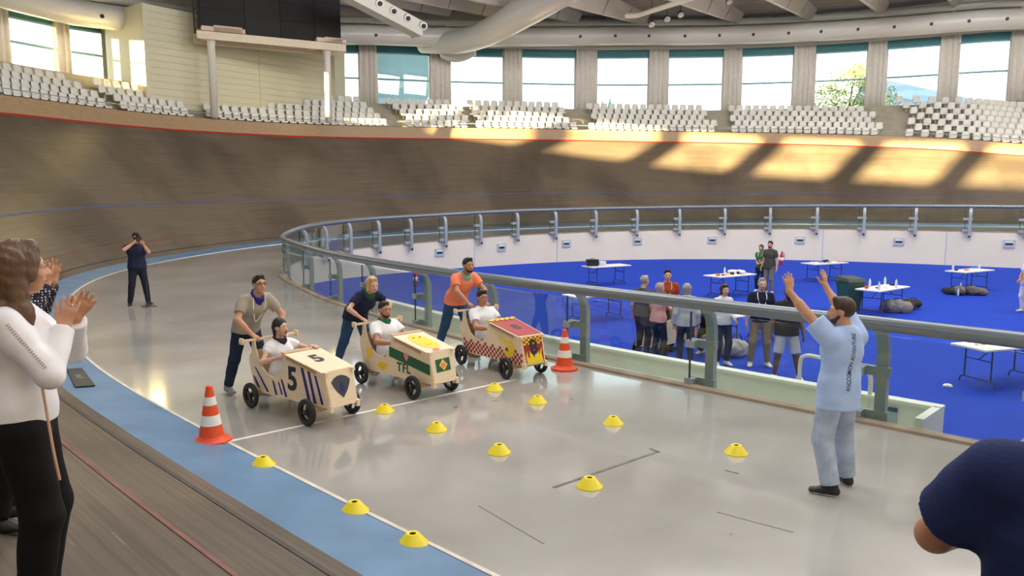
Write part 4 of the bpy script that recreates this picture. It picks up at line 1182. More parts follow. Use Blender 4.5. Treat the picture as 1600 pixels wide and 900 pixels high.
            sdf_mesh('hair', [cap.grow(.003), Prim(hd(-.05, -.05, .0), hd(-.045, -.055, -.16), .032*q, .02*q, k=.03), Prim(hd(.03, -.08, .0), hd(.03, -.075, -.17), .036*q, .02*q, k=.03)], hr, hm, root,
                     cuts=[Prim(hd(0, .080, -.12), hd(0, .110, .02), .062*q, .062*q, RH @ V3(1, 0, 0)), Ell(hd(-.08, .015, -.02), V3(.03, .026, .04)*q, RH), Ell(hd(.08, .015, -.02), V3(.03, .026, .04)*q, RH)])
        elif hairstyle == 'long':
            sdf_mesh('hair', [cap.grow(.006), Prim(hd(-.05, -.055, .03), hd(-.085, -.10, -.24), .050*q, .040*q, k=.04), Prim(hd(-.085, -.10, -.24), hd(-.09, -.15, -.38), .040*q, .025*q, k=.03), Prim(hd(.060, -.03, .05), hd(.100, -.02, -.20), .040*q, .044*q, k=.04), Prim(hd(.100, -.02, -.20), hd(.115, .015, -.36), .044*q, .020*q, k=.03), Prim(hd(0, -.08, .03), hd(0, -.115, -.20), .085*q, .09*q, RH @ V3(1, 0, 0), .045*q, .045*q, k=.05), Prim(hd(0, -.115, -.20), hd(0, -.165, -.38), .09*q, .07*q, RH @ V3(1, 0, 0), .045*q, .025*q, k=.05),
                              Prim(hd(.03, .04, .105), hd(.078, .035, -.04), .026*q, .018*q, k=.03), Prim(hd(-.03, .04, .105), hd(-.078, .035, -.04), .026*q, .018*q, k=.03)], hr, hm, root,
                     cuts=[Prim(hd(0, .098, -.14), hd(0, .118, .03), .054*q, .06*q, RH @ V3(1, 0, 0))], wr=.002, ws=60)
    if beard:
        sdf_mesh('beard', [jaw.grow(.009), Prim(hd(-.052, .018, -.045), hd(-.03, .055, -.088), .018*q, .02*q, k=.02), Prim(hd(.052, .018, -.045), hd(.03, .055, -.088), .018*q, .02*q, k=.02), Prim(hd(-.026, .084, -.048), hd(.026, .084, -.048), .008*q, k=.01)], hr, HAIRS.get(beard, HAIRS['black']), root,
                 cuts=[Prim(hd(-.018, .1, -.064), hd(.018, .1, -.064), .010*q)])
    if face:
        fr = min(hr, .0055)
        for sx in (-1, 1):
            e = sdf_mesh('eye', [Ell(hd(sx*.031, .0825, .002), V3(.0125, .010, .0062)*q, RH)], .0035, M_EYE, root)
            sdf_mesh('iris', [Ell(hd(sx*.031, .0905, .002), V3(.0078, .004, .0078)*q, RH)], .0025, M_IRIS, e)
            sdf_mesh('eyebrow', [Prim(hd(sx*.014, .0905, .022), hd(sx*.049, .079, .026), .006*q, .0045*q)], .0035, hm or HAIRS['brown'], root)
        if mouth_open: sdf_mesh('mouth', [Ell(hd(0, .090, -.066), V3(.019, .012, .017)*q, RH)], .004, M_MOUTH, root)
        else: sdf_mesh('lips', [Prim(hd(-.021, .0925, -.062), hd(.021, .0925, -.062), .0062*q)], .0035, M_LIP, root)
    if glasses:
        g = MB()
        for sx in (-1, 1):
            pts = [Vector(hd(sx*.033 + .024*math.cos(a), .098, .002 + .017*math.sin(a))) for a in np.linspace(0, 2*math.pi, 13)[:-1]]
            g.tube(pts, .003, n=6, closed=True); g.tube([Vector(hd(sx*.057, .097, .008)), Vector(hd(sx*.079, .0, .006))], .0028, n=5)
        g.tube([Vector(hd(-.009, .1, .006)), Vector(hd(.009, .1, .006))], .003, n=5)
        g.build('glasses', M_DARK, root)
    if neckerchief:
        kc = nb + T @ (V3(0, .012, .012)*q)
        ring = []
        for a in np.linspace(0, 2*math.pi, 15)[:-1]:
            ring.append(kc + T @ (V3(.070*math.sin(a), .070*math.cos(a) + .004, -.018*math.cos(a)*1.4)*q))
        pr = [Prim(ring[j], ring[(j+1) % 14], .020*q, k=.012) for j in range(14)]
        fr_ = kc + T @ (V3(0, .085, -.03)*q)
        pr += [Prim(kc + T @ (V3(-.045, .075, -.02)*q), kc + T @ (V3(.0, .105, -.11)*q), .028*q, .010*q, T @ V3(1,0,0), .014*q, .008*q, k=.02), Prim(kc + T @ (V3(.045, .075, -.02)*q), kc + T @ (V3(.0, .105, -.11)*q), .028*q, .010*q, T @ V3(1,0,0), .014*q, .008*q, k=.02)]
        nk = sdf_mesh('neckerchief', pr, max(res*.8, .007), neckerchief, root, wr=.002, ws=60)
    if lanyard:
        L = [tp(-.075, .03, .535), tp(-.085, .10, .44), tp(-.05, .135, .30), tp(0, .14, .20), tp(.05, .135, .30), tp(.085, .10, .44), tp(.075, .03, .535)]
        MB().tube([Vector(p) for p in catmull(L, 5)], .0085 * q, n=6).build('lanyard', lanyard, root)
    return dict(root=root, head=hc, hd=hd, tp=tp, hp=hp, wrist=wr_, elbow=el, T=T, RH=RH, q=q, sh=sh)
# ------------------------------------------------------------------ plywood soapbox carts
M_PLY = mat('birch_plywood', rgb(236, 214, 182), .55, noise=.06, scale=5, stretch=(1, 1, 6))
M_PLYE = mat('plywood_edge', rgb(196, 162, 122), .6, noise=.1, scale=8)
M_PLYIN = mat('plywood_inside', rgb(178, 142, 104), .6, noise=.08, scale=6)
M_TYRE = mat('black_rubber', rgb(34, 34, 36), .6, noise=.08, scale=20); M_RIM = mat('black_rim', rgb(24, 24, 26), .3)
M_INKBLK = mat('paint_black', rgb(34, 36, 42), .5); M_NAVY = mat('paint_navy', rgb(34, 26, 120), .5); M_GREEN = mat('paint_green', rgb(24, 92, 62), .5, noise=.08)
M_YEL = mat('paint_yellow', rgb(240, 208, 40), .5, noise=.04); M_PINK = mat('paint_pink', rgb(240, 130, 140), .5); M_DRED = mat('paint_dark_red', rgb(158, 36, 44), .5, noise=.05)
M_ROPE = mat('dark_slate_paint', rgb(58, 62, 72), .5)
def hw(u): return .245 - .045 * (u / 1.46)
SIDE = [(-.12, .52), (-.135, .60), (-.11, .66), (-.075, .70), (-.055, .86), (-.005, .87), (.02, .74), (.075, .62), (.15, .52), (.25, .455), (.36, .43), (.46, .45), (.535, .52), (.575, .63), (.60, .745), (.635, .765),
        (1.36, .625), (1.395, .58), (1.47, .245), (1.45, .215), (.12, .195), (.0, .235), (-.06, .32)]
def side_fn(sgn):
    return lambda u, z, d: Vector((sgn * (hw(u) + d), u, z))
def front_fn(a, b, d):                                  # a: viewer's right, b: 0..1 up
    y = 1.475 - .11 * b; z = .225 + .405 * b
    return Vector((-a, y + d * .96, z + d * .27))
def top_fn(a, c, d):                                    # a: viewer's right seen from the front, c: 0 front .. 1 rear
    u = 1.37 - .77 * c; return Vector((-a, u, .63 + .142 * c + d))
def text2d(body, size, bold=.0):
    cu = bpy.data.curves.new('txt', 'FONT'); cu.body = body; cu.size = size; cu.align_x = 'CENTER'; cu.align_y = 'CENTER'; cu.extrude = .0012; cu.offset = bold; cu.resolution_u = 3; cu.space_character = 1.0 + min(.3, bold * 25) if len(body) > 1 else 1.0
    ob = bpy.data.objects.new('txt', cu); C.objects.link(ob)
    dg = bpy.context.evaluated_depsgraph_get(); me = bpy.data.meshes.new_from_object(ob.evaluated_get(dg))
    vs = [tuple(v.co) for v in me.vertices]; fs = [tuple(p.vertices) for p in me.polygons]
    bpy.data.objects.remove(ob); bpy.data.curves.remove(cu); bpy.data.meshes.remove(me)
    return vs, fs
def decal(name, poly, fn, m, parent, d0=.0, d1=.004): return MB().prism(poly, fn, d0, d1).build(name, m, parent)
def decal_text(name, body, size, fn2, m, parent, bold=.0, rot=0):
    vs, fs = text2d(body, size, bold); c, s = math.cos(rot), math.sin(rot)
    return meshobj(name, [fn2(x*c - y*s, x*s + y*c, z + .0035) for x, y, z in vs], fs, m, parent)
def wheel_mesh(rad=.16, wid=.052):
    t = MB(); Rm = Matrix.Rotation(math.pi/2, 4, 'Y')
    prof = [(rad*.70, -wid*.42), (rad*.90, -wid*.5), (rad*.975, -wid*.36), (rad, -wid*.12), (rad, wid*.12), (rad*.975, wid*.36), (rad*.90, wid*.5), (rad*.70, wid*.42)]
    n = 32; vs = []; fs = []
    for r, z in prof:
        for k in range(n): a = 2*math.pi*k/n; vs.append(Rm @ Vector((r*math.cos(a), r*math.sin(a), z)))
    m = len(prof)
    for i in range(m):
        for k in range(n): fs.append((i*n+k, i*n+(k+1)%n, ((i+1)%m)*n+(k+1)%n, ((i+1)%m)*n+k))
    t.add(vs, fs)
    h = MB()
    for r0, r1, w in ((rad*.62, rad*.72, wid*.40), (.0, rad*.20, wid*.62)):
        pr = [(max(r0, .001), -w), (r1, -w), (r1, w), (max(r0, .001), w)]; vs = []; fs = []
        for r, z in pr:
            for k in range(24): a = 2*math.pi*k/24; vs.append(Rm @ Vector((r*math.cos(a), r*math.sin(a), z)))
        for i in range(4):
            for k in range(24): fs.append((i*24+k, i*24+(k+1)%24, ((i+1)%4)*24+(k+1)%24, ((i+1)%4)*24+k))
        h.add(vs, fs)
    for k in range(3):
        Mx = Matrix.Rotation(2*math.pi*k/3 + .5, 4, 'X'); h.box((-wid*.25, -rad*.11, rad*.15), (wid*.25, rad*.11, rad*.66), Mx)
    return t, h
_t, _h = wheel_mesh()
_wt = _t.build('wheel', M_TYRE); _wh = _h.build('hub', M_RIM); WT, WH = _wt.data, _wh.data
bpy.data.objects.remove(_wt); bpy.data.objects.remove(_wh)
for f in WT.polygons: f.use_smooth = True
def wheel(parent, loc, rot=0.0):
    w = bpy.data.objects.new('wheel', WT); C.objects.link(w); w.parent = parent; w.location = loc; w.rotation_euler = (rot, 0, 0)
    h = bpy.data.objects.new('hub', WH); C.objects.link(h); h.parent = w
    return w
def cart(label, org, rz, style, full=True):
    c = empty('soapbox_cart', org, rz); tag(c, label, 'cart')
    for sgn in (1, -1):
        sp = MB().prism(SIDE, side_fn(sgn), -.016, 0).build('side_panel', M_PLY, c)
    c_side = sp
    R, = [o for o in c.children if o.name.startswith('side_panel')][:1]
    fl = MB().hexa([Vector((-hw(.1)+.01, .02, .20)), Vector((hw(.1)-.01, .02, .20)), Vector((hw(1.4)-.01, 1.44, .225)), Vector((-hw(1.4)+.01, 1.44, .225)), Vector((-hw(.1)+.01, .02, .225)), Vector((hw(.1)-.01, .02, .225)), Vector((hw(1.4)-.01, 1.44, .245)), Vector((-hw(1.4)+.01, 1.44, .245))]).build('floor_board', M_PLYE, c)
    for y in (.0, 1.19):
        MB().box((-.30, y - .035, .135), (.30, y + .035, .205)).build('axle_beam', M_PLYE, c)
        for sgn in (1, -1): wheel(c, (sgn * .328, y, .16), random.random() * 2)
    MB().box((-.03, .3, .165), (.03, 1.1, .2)).build('keel', M_PLYE, c)
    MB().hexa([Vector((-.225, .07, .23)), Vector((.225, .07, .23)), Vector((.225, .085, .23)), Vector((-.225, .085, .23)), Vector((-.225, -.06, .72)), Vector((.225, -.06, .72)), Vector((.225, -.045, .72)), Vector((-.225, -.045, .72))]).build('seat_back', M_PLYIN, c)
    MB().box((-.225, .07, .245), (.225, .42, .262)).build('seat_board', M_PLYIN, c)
    MB().box((-.43, -.055, .845), (.43, -.02, .872)).build('handle_bar', M_PLY, c)
    for sgn in (1, -1): MB().box((sgn*.40 - .014, -.075, .82), (sgn*.40 + .014, 0, .895)).build('bar_end', M_PLY, c)
    if not full: return c
    # hood
    top = MB().prism([(-.235, 0), (.235, 0), (.265, 1), (-.265, 1)], top_fn, -.002, .012).build('hood_top', M_PLY, c)
    MB().prism([(-.185, 0), (.185, 0), (.2, 1), (-.2, 1)], front_fn, .0, .014).build('front_panel', M_PLY, c)
    front = [o for o in c.children if o.name.startswith('front_panel')][0]
    MB().prism([(-.262, .90), (.262, .90), (.264, .98), (-.264, .98)], top_fn, .012, .022).build('hood_batten', M_PLYE, c)
    for sgn in (1, -1):
        S_ = side_fn(sgn)
        MB().prism([(.68, .705), (1.22, .60), (1.22, .625), (.68, .73)], S_, .0, .022).build('hood_slot', M_PLYE, c)
        MB().prism([(1.37, .60), (1.42, .60), (1.42, .64), (1.37, .64)], S_, -.03, .012).build('corner_tab', M_PLY, c)
        MB().prism([(1.44, .18), (1.50, .18), (1.50, .26), (1.44, .26)], S_, -.03, .018).build('bottom_tab', M_PLY, c)
    RS = side_fn(1)
    def on_side(u0, z0, tilt=-.19, s=1.0): return lambda x, y, d: RS(u0 + x*s, z0 + y*s + x*tilt*0, d)
    def on_top(c0): return lambda x, y, d: top_fn(x, c0 + y/.77, d + .0125)
    def on_front(a0, b0): return lambda x, y, d: front_fn(a0 + x, b0 + y/.42, d + .0215)
    if style == 'five':
        decal_text('number_five', '5', .40, on_side(.765, .46), M_INKBLK, R, bold=.012)
        for (u, z0, z1, w, sl) in ((.93, .655, .24, .055, .13), (1.06, .62, .24, .05, .11), (1.19, .585, .25, .04, .12)):
            decal('stripe', [(u, z1 + (z0-z1)), (u + w, z0 - .012), (u + w + sl, z1), (u + sl, z1)], RS, M_NAVY, R)
        for (u, z0, z1, w, sl) in ((-.02, .52, .23, .045, .25), (-.055, .40, .26, .045, .09), (.35, .40, .22, .04, .06), (.47, .40, .24, .03, .06), (.53, .44, .225, .04, .08)):
            decal('stripe', [(u, z0), (u + w, z0 - .02), (u + w + sl, z1), (u + sl, z1)], RS, M_NAVY, R)
        decal_text('hood_number', '5', .30, on_top(.52), M_INKBLK, top, bold=.010)
        sh_ = [(-.135, .70), (-.09, .80), (-.03, .855), (.03, .855), (.09, .80), (.135, .70), (.11, .55), (.07, .40), (.0, .22), (-.07, .40), (-.11, .55)]
        decal('shield_emblem', sh_, lambda a, b, d: front_fn(a, b, d + .0145), M_ROPE, front)
        decal('shield_star', [(.0, .66), (.018, .56), (.05, .52), (.02, .47), (.03, .38), (.0, .42), (-.03, .38), (-.02, .47), (-.04, .52), (-.015, .56)], lambda a, b, d: front_fn(a, b, d + .0185), M_NAVY, front)
    if style == 'tfl':
        decal('green_band', [(.55, .61), (1.40, .475), (1.405, .335), (.55, .47)], RS, M_GREEN, R)
        decal('pink_heart', [(.87, .55), (.90, .565), (.93, .545), (.96, .545), (.97, .52), (.94, .47), (.92, .46), (.88, .51)], lambda u, z, d: RS(u, z, d + .004), M_PINK, R)
        decal_text('letters', 'TFL', .17, on_side(.86, .345), M_GREEN, R, bold=.005)
        decal('yellow_patch', [(.02, .50), (.07, .53), (.11, .51), (.15, .52), (.14, .45), (.16, .38), (.10, .39), (.05, .37), (.05, .43)], RS, M_YEL, R)
        decal('yellow_patch', [(.30, .33), (.34, .36), (.40, .36), (.46, .34), (.54, .355), (.48, .315), (.47, .27), (.40, .25), (.33, .27), (.28, .29)], RS, M_YEL, R)
        decal('yellow_face', [(.15*math.cos(a), .46 + .36*math.sin(a)) for a in np.linspace(0, 2*math.pi, 29)[:-1]], lambda a, b, d: top_fn(a, b, d + .0125), M_YEL, top)
        for a in (-.05, .06): decal('painted_eye', [(a + .014*math.cos(t), .66 + .022*math.sin(t)) for t in np.linspace(0, 2*math.pi, 11)[:-1]], lambda a, b, d: top_fn(a, b, d + .0165), M_INKBLK, top)
        decal('painted_smile', [(-.06, .34), (-.03, .28), (.03, .28), (.06, .34), (.03, .305), (-.03, .305)], lambda a, b, d: top_fn(a, b, d + .0165), mat('paint_orange', rgb(232, 170, 60), .5), top)
        decal('pink_patch', [(-.10, .03), (-.02, .01), (.03, .05), (-.01, .09), (-.08, .08)], lambda a, b, d: top_fn(a, b, d + .0165), M_PINK, top)
        decal('green_flag', [(-.125, .34), (.115, .36), (.12, .76), (-.12, .74)], lambda a, b, d: front_fn(a, b, d + .0145), M_GREEN, front)
        decal('yellow_diamond', [(0, .37), (.07, .55), (0, .73), (-.07, .55)], lambda a, b, d: front_fn(a, b, d + .0185), M_YEL, front)
        decal('pink_disc', [(.033*math.cos(a), .55 + .085*math.sin(a)) for a in np.linspace(0, 2*math.pi, 15)[:-1]], lambda a, b, d: front_fn(a, b, d + .0225), M_PINK, front)
    if style == 'eight':
        ck = MB()
        for i in range(32):
            for j in range(5):
                if (i + j) % 2: continue
                u = -.04 + i * .046; z = .215 + j * .042 + .035 * (1 if u > 1.15 else 0) * (u - 1.15)
                if j == 4 and i % 4: continue
                ck.prism([(u, z), (u + .046, z), (u + .046, z + .042), (u, z + .042)], RS, 0, .003)
        ck.build('red_checker', M_DRED, R)
        dr = catmull([(.90, .60), (.93, .565), (1.00, .55), (1.08, .545), (1.17, .535), (1.22, .50), (1.25, .43), (1.24, .36), (1.19, .31), (1.12, .29), (1.05, .31), (1.0, .36), (.965, .42), (1.02, .40), (1.07, .39), (1.10, .42), (1.11, .46), (1.08, .49), (1.0, .50), (.93, .51), (.88, .545)], 3)
        decal('yellow_dragon', [tuple(p) for p in dr], lambda u, z, d: RS(u, z, d + .004), M_YEL, R)
        decal('red_mark', [(1.05, .43), (1.09, .44), (1.10, .40), (1.14, .395), (1.07, .38), (1.04, .40)], lambda u, z, d: RS(u, z, d + .008), M_DRED, R)
        decal('red_hood', [(-.215, .02), (.215, .02), (.245, .97), (-.245, .97)], lambda a, b, d: top_fn(a, b, d + .0125), mat('paint_hood_red', rgb(168, 58, 60), .45), top)
        decal_text('hood_number', '8', .27, on_top(.46), M_INKBLK, top, bold=.006)
        yk = MB()
        for i in range(10):
            for j in range(2):
                if (i + j) % 2 == 0: a = -.235 + i * .047; b = .86 + j * .06; yk.prism([(a, b), (a + .047, b), (a + .047, b + .06), (a, b + .06)], lambda a, b, d: top_fn(a, b, d + .0245), 0, .003)
        yk.build('yellow_checker', M_YEL, top)
        decal('red_front', [(-.165, .04), (.165, .04), (.18, .97), (-.18, .97)], lambda a, b, d: front_fn(a, b, d + .0145), M_DRED, front)
        yk = MB()
        for i in range(8):
            for j in range(4):
                if (i + j) % 2 == 0: a = -.172 + i * .043; b = .70 + j * .068; yk.prism([(a, b), (a + .043, b), (a + .043, b + .068), (a, b + .068)], lambda a, b, d: front_fn(a, b, d + .0185), 0, .003)
        yk.build('yellow_checker', M_YEL, front)
        fl_ = [(-.15, .04), (-.155, .30), (-.13, .48), (-.12, .28), (-.09, .22), (-.085, .46), (-.05, .62), (-.045, .42), (-.01, .22), (.02, .40), (.03, .68), (.07, .52), (.09, .30), (.115, .46), (.155, .56), (.13, .34), (.15, .04)]
        decal('yellow_flames', fl_, lambda a, b, d: front_fn(a, b, d + .0185), M_YEL, front)
        decal_text('front_number', '8', .30, on_front(0, .58), M_INKBLK, front, bold=.008)
    return c
def cart_pose(rr, rf, lf):
    rr, rf, lf = Vector(rr), Vector(rf), Vector(lf)
    hd_ = (rf - rr); hd_.z = 0; hd_.normalize(); lt = (lf - rf); lt.z = 0
    h3 = Vector((lt.y, -lt.x, 0)).normalized(); hd_ = (hd_ + h3).normalized()
    rz = math.atan2(-hd_.x, hd_.y); right = Vector((hd_.y, -hd_.x, 0))
    org = rf - hd_ * 1.19 - right * .328
    return org, rz
POSE = [cart_pose(G(390, 637), G(480, 665), G(551, 646)), cart_pose(G(555, 601), G(645, 624), G(708, 611))]
rf3, lf3 = G(790, 592), G(849, 583); l3 = lf3 - rf3; h3 = Vector((l3.y, -l3.x, 0)).normalized(); h3 = (h3 + Vector((.777, -.63, 0)) * 1.0).normalized()
POSE.append(cart_pose(rf3 - h3 * 1.19, rf3, lf3))
CARTS = []
for (org, rz), st_, lb in zip(POSE, ('five', 'tfl', 'eight'), ('plywood soapbox cart with number 5 and blue stripes', 'plywood soapbox cart with green band and letters TFL', 'plywood soapbox cart with red checks, flames and number 8')):
    CARTS.append(cart(lb, (org.x, org.y, 0), rz, st_))
pc = G(1050, 553, ZI)
hc_ = cart('half-built plywood cart standing among people on the blue carpet', (pc.x + .25, pc.y + .75, ZI), 2.45, None, full=False)

# ------------------------------------------------------------------ cones
M_CONE = mat('orange_cone_plastic', rgb(236, 84, 40), .45, noise=.04); M_CWHITE = mat('cone_white_sleeve', rgb(240, 238, 232), .45); M_YCONE = mat('yellow_cone_plastic', rgb(236, 214, 24), .42)
def traffic_cone(p, lab, h=.63):
    c = empty('traffic_cone', p, random.random()); tag(c, lab, 'traffic cone', 'orange traffic cones')
    b = MB(); oc = []
    for k in range(8):
        a = math.pi/4*k + math.pi/8; oc.append((.215*math.cos(a), .215*math.sin(a)))
    b.prism(oc, lambda x, y, d: Vector((x, y, d)), 0, .03)
    b.lathe([(.19, .03), (.155, .05), (.135, .075)], 24)
    b.build('base', M_CONE, c)
    r = lambda z: .135 + (.032 - .135) * (z - .06) / (h - .06)
    autosmooth(MB().lathe([(r(.06), .06), (r(h - .01), h - .01), (r(h) * .7, h)], 24).build('cone_body', M_CONE, c))
    for z0, z1 in ((.20, .31), (.42, .51)):
        autosmooth(MB().lathe([(r(z0) + .003, z0), (r(z1) + .003, z1)], 24).build('white_band', M_CWHITE, c))
traffic_cone(G(331, 690), 'orange and white traffic cone on the blue band at the left')
traffic_cone(G(882, 577), 'orange and white traffic cone at the foot of the glass balustrade')
DC = [(1150, 713, 'yellow disc cone nearest the man with raised arms'), (921, 765, 'yellow disc cone beside the dark tape mark'), (958, 667, 'yellow disc cone alone in the middle of the right row'), (840, 634, 'yellow disc cone second from the start line in the right row'), (773, 614, 'yellow disc cone nearest the checkered cart'),
      (780, 712, 'yellow disc cone between tape mark and start line, third in the middle row'), (682, 677, 'yellow disc cone second in the middle row'), (601, 648, 'yellow disc cone just in front of the start line in the middle row'), (411, 732, 'yellow disc cone on the blue band nearest the left traffic cone'), (554, 804, 'yellow disc cone in the middle of the three on the blue band'), (645, 855, 'yellow disc cone closest to the camera on the blue band')]
dcm = MB()
n = 24; prof = [(.124, 0), (.124, .007), (.110, .018), (.056, .086), (.048, .091), (.026, .088), (.026, .082), (.05, .080), (.10, .016), (.112, 0)]
dv = []; df = []
for r, z in prof:
    for k in range(n): a = 2*math.pi*k/n; dv.append((r*math.cos(a), r*math.sin(a), z))
for i in range(len(prof)):
    for k in range(n): df.append((i*n+k, i*n+(k+1)%n, ((i+1)%len(prof))*n+(k+1)%n, ((i+1)%len(prof))*n+k))
DCM = None
for px, py, lb in DC:
    p = G(px, py - 5)
    if DCM is None:
        o = dcm.add(dv, df).build('disc_cone', M_YCONE); autosmooth(o); DCM = o.data
    else:
        o = bpy.data.objects.new('disc_cone', DCM); C.objects.link(o)
    o.location = p
    if px in (411, 554, 645): o.location = (p.x, p.y, .0); 
    tag(o, lb, 'disc cone', 'yellow disc cones')

# ------------------------------------------------------------------ marks on the floor
def floor_line(name, a, b, w, m, lab, z=.004):
    a, b = Vector((a.x, a.y, 0)), Vector((b.x, b.y, 0)); d = (b - a).normalized(); s = Vector((-d.y, d.x, 0)) * w / 2
    o = MB().hexa([a - s, b - s, b + s, a + s, *(v + Vector((0, 0, z)) for v in (a - s, b - s, b + s, a + s))]).build(name, m, apron)
    return o
floor_line('start_line', G(357, 690), G(806, 593), .045, mat('white_tape', rgb(236, 234, 228), .5), 'white start line')
M_TAPE = mat('dark_tape', rgb(112, 106, 100), .7, noise=.3, scale=6)
floor_line('tape_mark', G(865, 762), G(1028, 706), .035, M_TAPE, ''); floor_line('tape_mark', G(1016, 701), G(1030, 707), .03, M_TAPE, '')
floor_line('tape_mark', G(1133, 735), G(1154, 740), .02, M_TAPE, ''); floor_line('tape_mark', G(748, 790), G(850, 850), .012, mat('faint_crack', rgb(140, 135, 128), .6), '')
floor_line('tape_mark', G(1120, 800), G(1240, 832), .010, mat('faint_crack', rgb(150, 143, 134), .6), '')

# poster lying on the blue band
def bank_pt(x, y):
    d = np.hypot(B0[:, 0] - x, B0[:, 1] - y); k = int(np.argmin(d)); n_ = NRM[k]; o = (x - B0[k, 0]) * n_[0] + (y - B0[k, 1]) * n_[1]
    z0 = B0[k, 2]
    if o <= 0: return z0
    if o < BAND: return z0 + .004 + .096 * o / BAND
    return z0 + .10 + (o - BAND) * math.tan(beta(k))
cs = [G(104, 579, .05), G(128, 575, .05), G(149, 603, .06), G(118, 608, .07)]
cs = [Vector((p.x, p.y, bank_pt(p.x, p.y) + .012)) for p in cs]
po = MB().hexa(cs + [v + Vector((0, 0, .008)) for v in cs]).build('poster_card', mat('dark_teal_print', rgb(14, 26, 46), .35, noise=.5, scale=6))
tag(po, 'dark blue printed card lying on the blue band near the clapping woman', 'card')
ca, cb, cc, cd = [v + Vector((0, 0, .0085)) for v in cs]
def oncard(u, v): return (ca.lerp(cb, u)).lerp(cd.lerp(cc, u), v)
for v0, u0, u1, mm in ((.40, .3, .62, 'card_text'), (.47, .32, .55, 'card_text'), (.54, .3, .66, 'card_text'), (.20, .35, .6, 'card_blue')):
    q4 = [oncard(u0, v0), oncard(u1, v0), oncard(u1, v0 + .03), oncard(u0, v0 + .03)]
    MB().hexa(q4 + [v + Vector((0, 0, .001)) for v in q4]).build('printed_line', mat('card_text', rgb(120, 150, 170), .5) if mm == 'card_text' else mat('card_blue', rgb(30, 80, 130), .5), po)

# ------------------------------------------------------------------ folding tables and what lies on them
M_TTOP = mat('white_table_plastic', rgb(226, 224, 220), .5); M_TLEG = mat('dark_table_leg', rgb(44, 46, 66), .4)
def table(pa, pb, lab, wid=.74, length=1.8, h=.74):
    a, b = G(*pa, ZI + h), G(*pb, ZI + h); c = (a + b) / 2; d = (b - a); d.z = 0; d.normalize()
    t = empty('folding_table', (c.x, c.y, ZI), math.atan2(d.y, d.x)); tag(t, lab, 'table', 'folding tables on the infield')
    L = length / 2; W = wid / 2
    tp_ = MB().box((-L, -W, h - .045), (L, W, h)).build('tabletop', M_TTOP, t)
    bv = tp_.modifiers.new('bevel', 'BEVEL'); bv.width = .015; bv.segments = 2
    for s in (-1, 1):
        x = s * (L - .28); lg = MB()
        lg.tube([(x, -W + .1, h - .05), (x, -W + .1, .12)], .014, n=6); lg.tube([(x, W - .1, h - .05), (x, W - .1, .12)], .014, n=6)
        lg.tube([(x, -W + .0, .01), (x, -W + .02, .10), (x, -W + .08, .13), (x, W - .08, .13), (x, W - .02, .10), (x, W - .0, .01)], .014, n=6)
        lg.tube([(x, -W + .1, .48), (x, W - .1, .48)], .010, n=6)
        lg.build('leg_frame', M_TLEG, t)
        MB().tube([(x, 0, .48), (x - s * .38, 0, h - .05)], .010, n=6).build('brace', M_TLEG, t)
    return t
TB = {}
for k, pa, pb, lab in (('a', (912, 416.5), (982, 412.5), 'white folding table with a black box in front of the far wall'), ('b', (902, 461), (962, 456), 'white folding table seen through the glass left of the group'), ('c', (1108, 431.5), (1172, 426), 'white folding table piled with craft supplies below the couple'),
                       ('d', (1256, 412), (1320, 408.5), 'white folding table near the fire extinguisher at the far wall'), ('e', (1345, 454.5), (1412, 444), 'white folding table beside the green bin'), ('f', (1486, 424.5), (1544, 419.5), 'white folding table with bags beneath, near the right edge'),
                       ('g', (1528, 540), (1612, 533), 'white folding table nearest the right edge, cut by the frame'), ('h', (1146, 489), (1182, 484), 'white folding table behind the man in khaki trousers')):
    TB[k] = table(pa, pb, lab)
def on_table(k, x, y, z=.741):
    t = TB[k]; c, s = math.cos(t.rotation_euler.z), math.sin(t.rotation_euler.z)
    return Vector((t.location.x + x*c - y*s, t.location.y + x*s + y*c, ZI + z))
M_BOT = mat('clear_bottle', rgb(214, 224, 230), .12, spec=.8); M_CAP = mat('bottle_cap', rgb(60, 120, 200), .4)
def bottle(p, lab, h=.24):
    o = empty('bottle', p); tag(o, lab, 'bottle', 'plastic bottles on the tables')
    MB().lathe([(.030, 0), (.034, .01), (.034, h*.62), (.030, h*.7), (.013, h*.86), (.012, h*.93)], 12).build('bottle_body', M_BOT, o, True); MB().lathe([(.015, h*.92), (.015, h)], 10).build('cap', M_CAP, o)
    return o
def item(name, p, size, m, lab, cat, rz=0.0):
    o = MB().box((-size[0]/2, -size[1]/2, 0), (size[0]/2, size[1]/2, size[2])).build(name, m); o.location = p; o.rotation_euler = (0, 0, rz)
    b = o.modifiers.new('bevel', 'BEVEL'); b.width = min(size) * .2; b.segments = 2
    tag(o, lab, cat); return o
M_PAPER = mat('paper_white', rgb(236, 234, 230), .7); M_ORNG = mat('orange_box', rgb(226, 110, 50), .6); M_BLKB = mat('black_box', rgb(24, 24, 26), .6)
def lump(name, p, r, m, lab, cat, seed=0, h=.02, parts=None):
    rg = np.random.default_rng(seed); pr = []
    for k in range(7): pr.append(Ell(V3((rg.random()-.5)*r[0], (rg.random()-.5)*r[1], r[2]*(.25 + .3*rg.random())), V3(r[0]*(.25+.2*rg.random()), r[1]*(.25+.2*rg.random()), r[2]*(.3+.2*rg.random())), Rz(rg.random()*3), k=.05))
    o = sdf_mesh(name, pr, h, m, None, planes=[Plane(V3(0, 0, 0), V3(0, 0, -1))], wr=.006, ws=25, seed=seed)
    o.location = p; tag(o, lab, cat); return o
bx = empty('equipment_box', on_table('a', -.62, .05)); tag(bx, 'black equipment box with handle on the far left table', 'box')
for (lo, hi, nm, mm) in (((-.22, -.15, 0), (.22, .15, .2), 'case', M_BLKB), ((-.23, -.16, .2), (.23, .16, .24), 'lid', M_BLKB)): MB().box(lo, hi).build(nm, mm, bx)
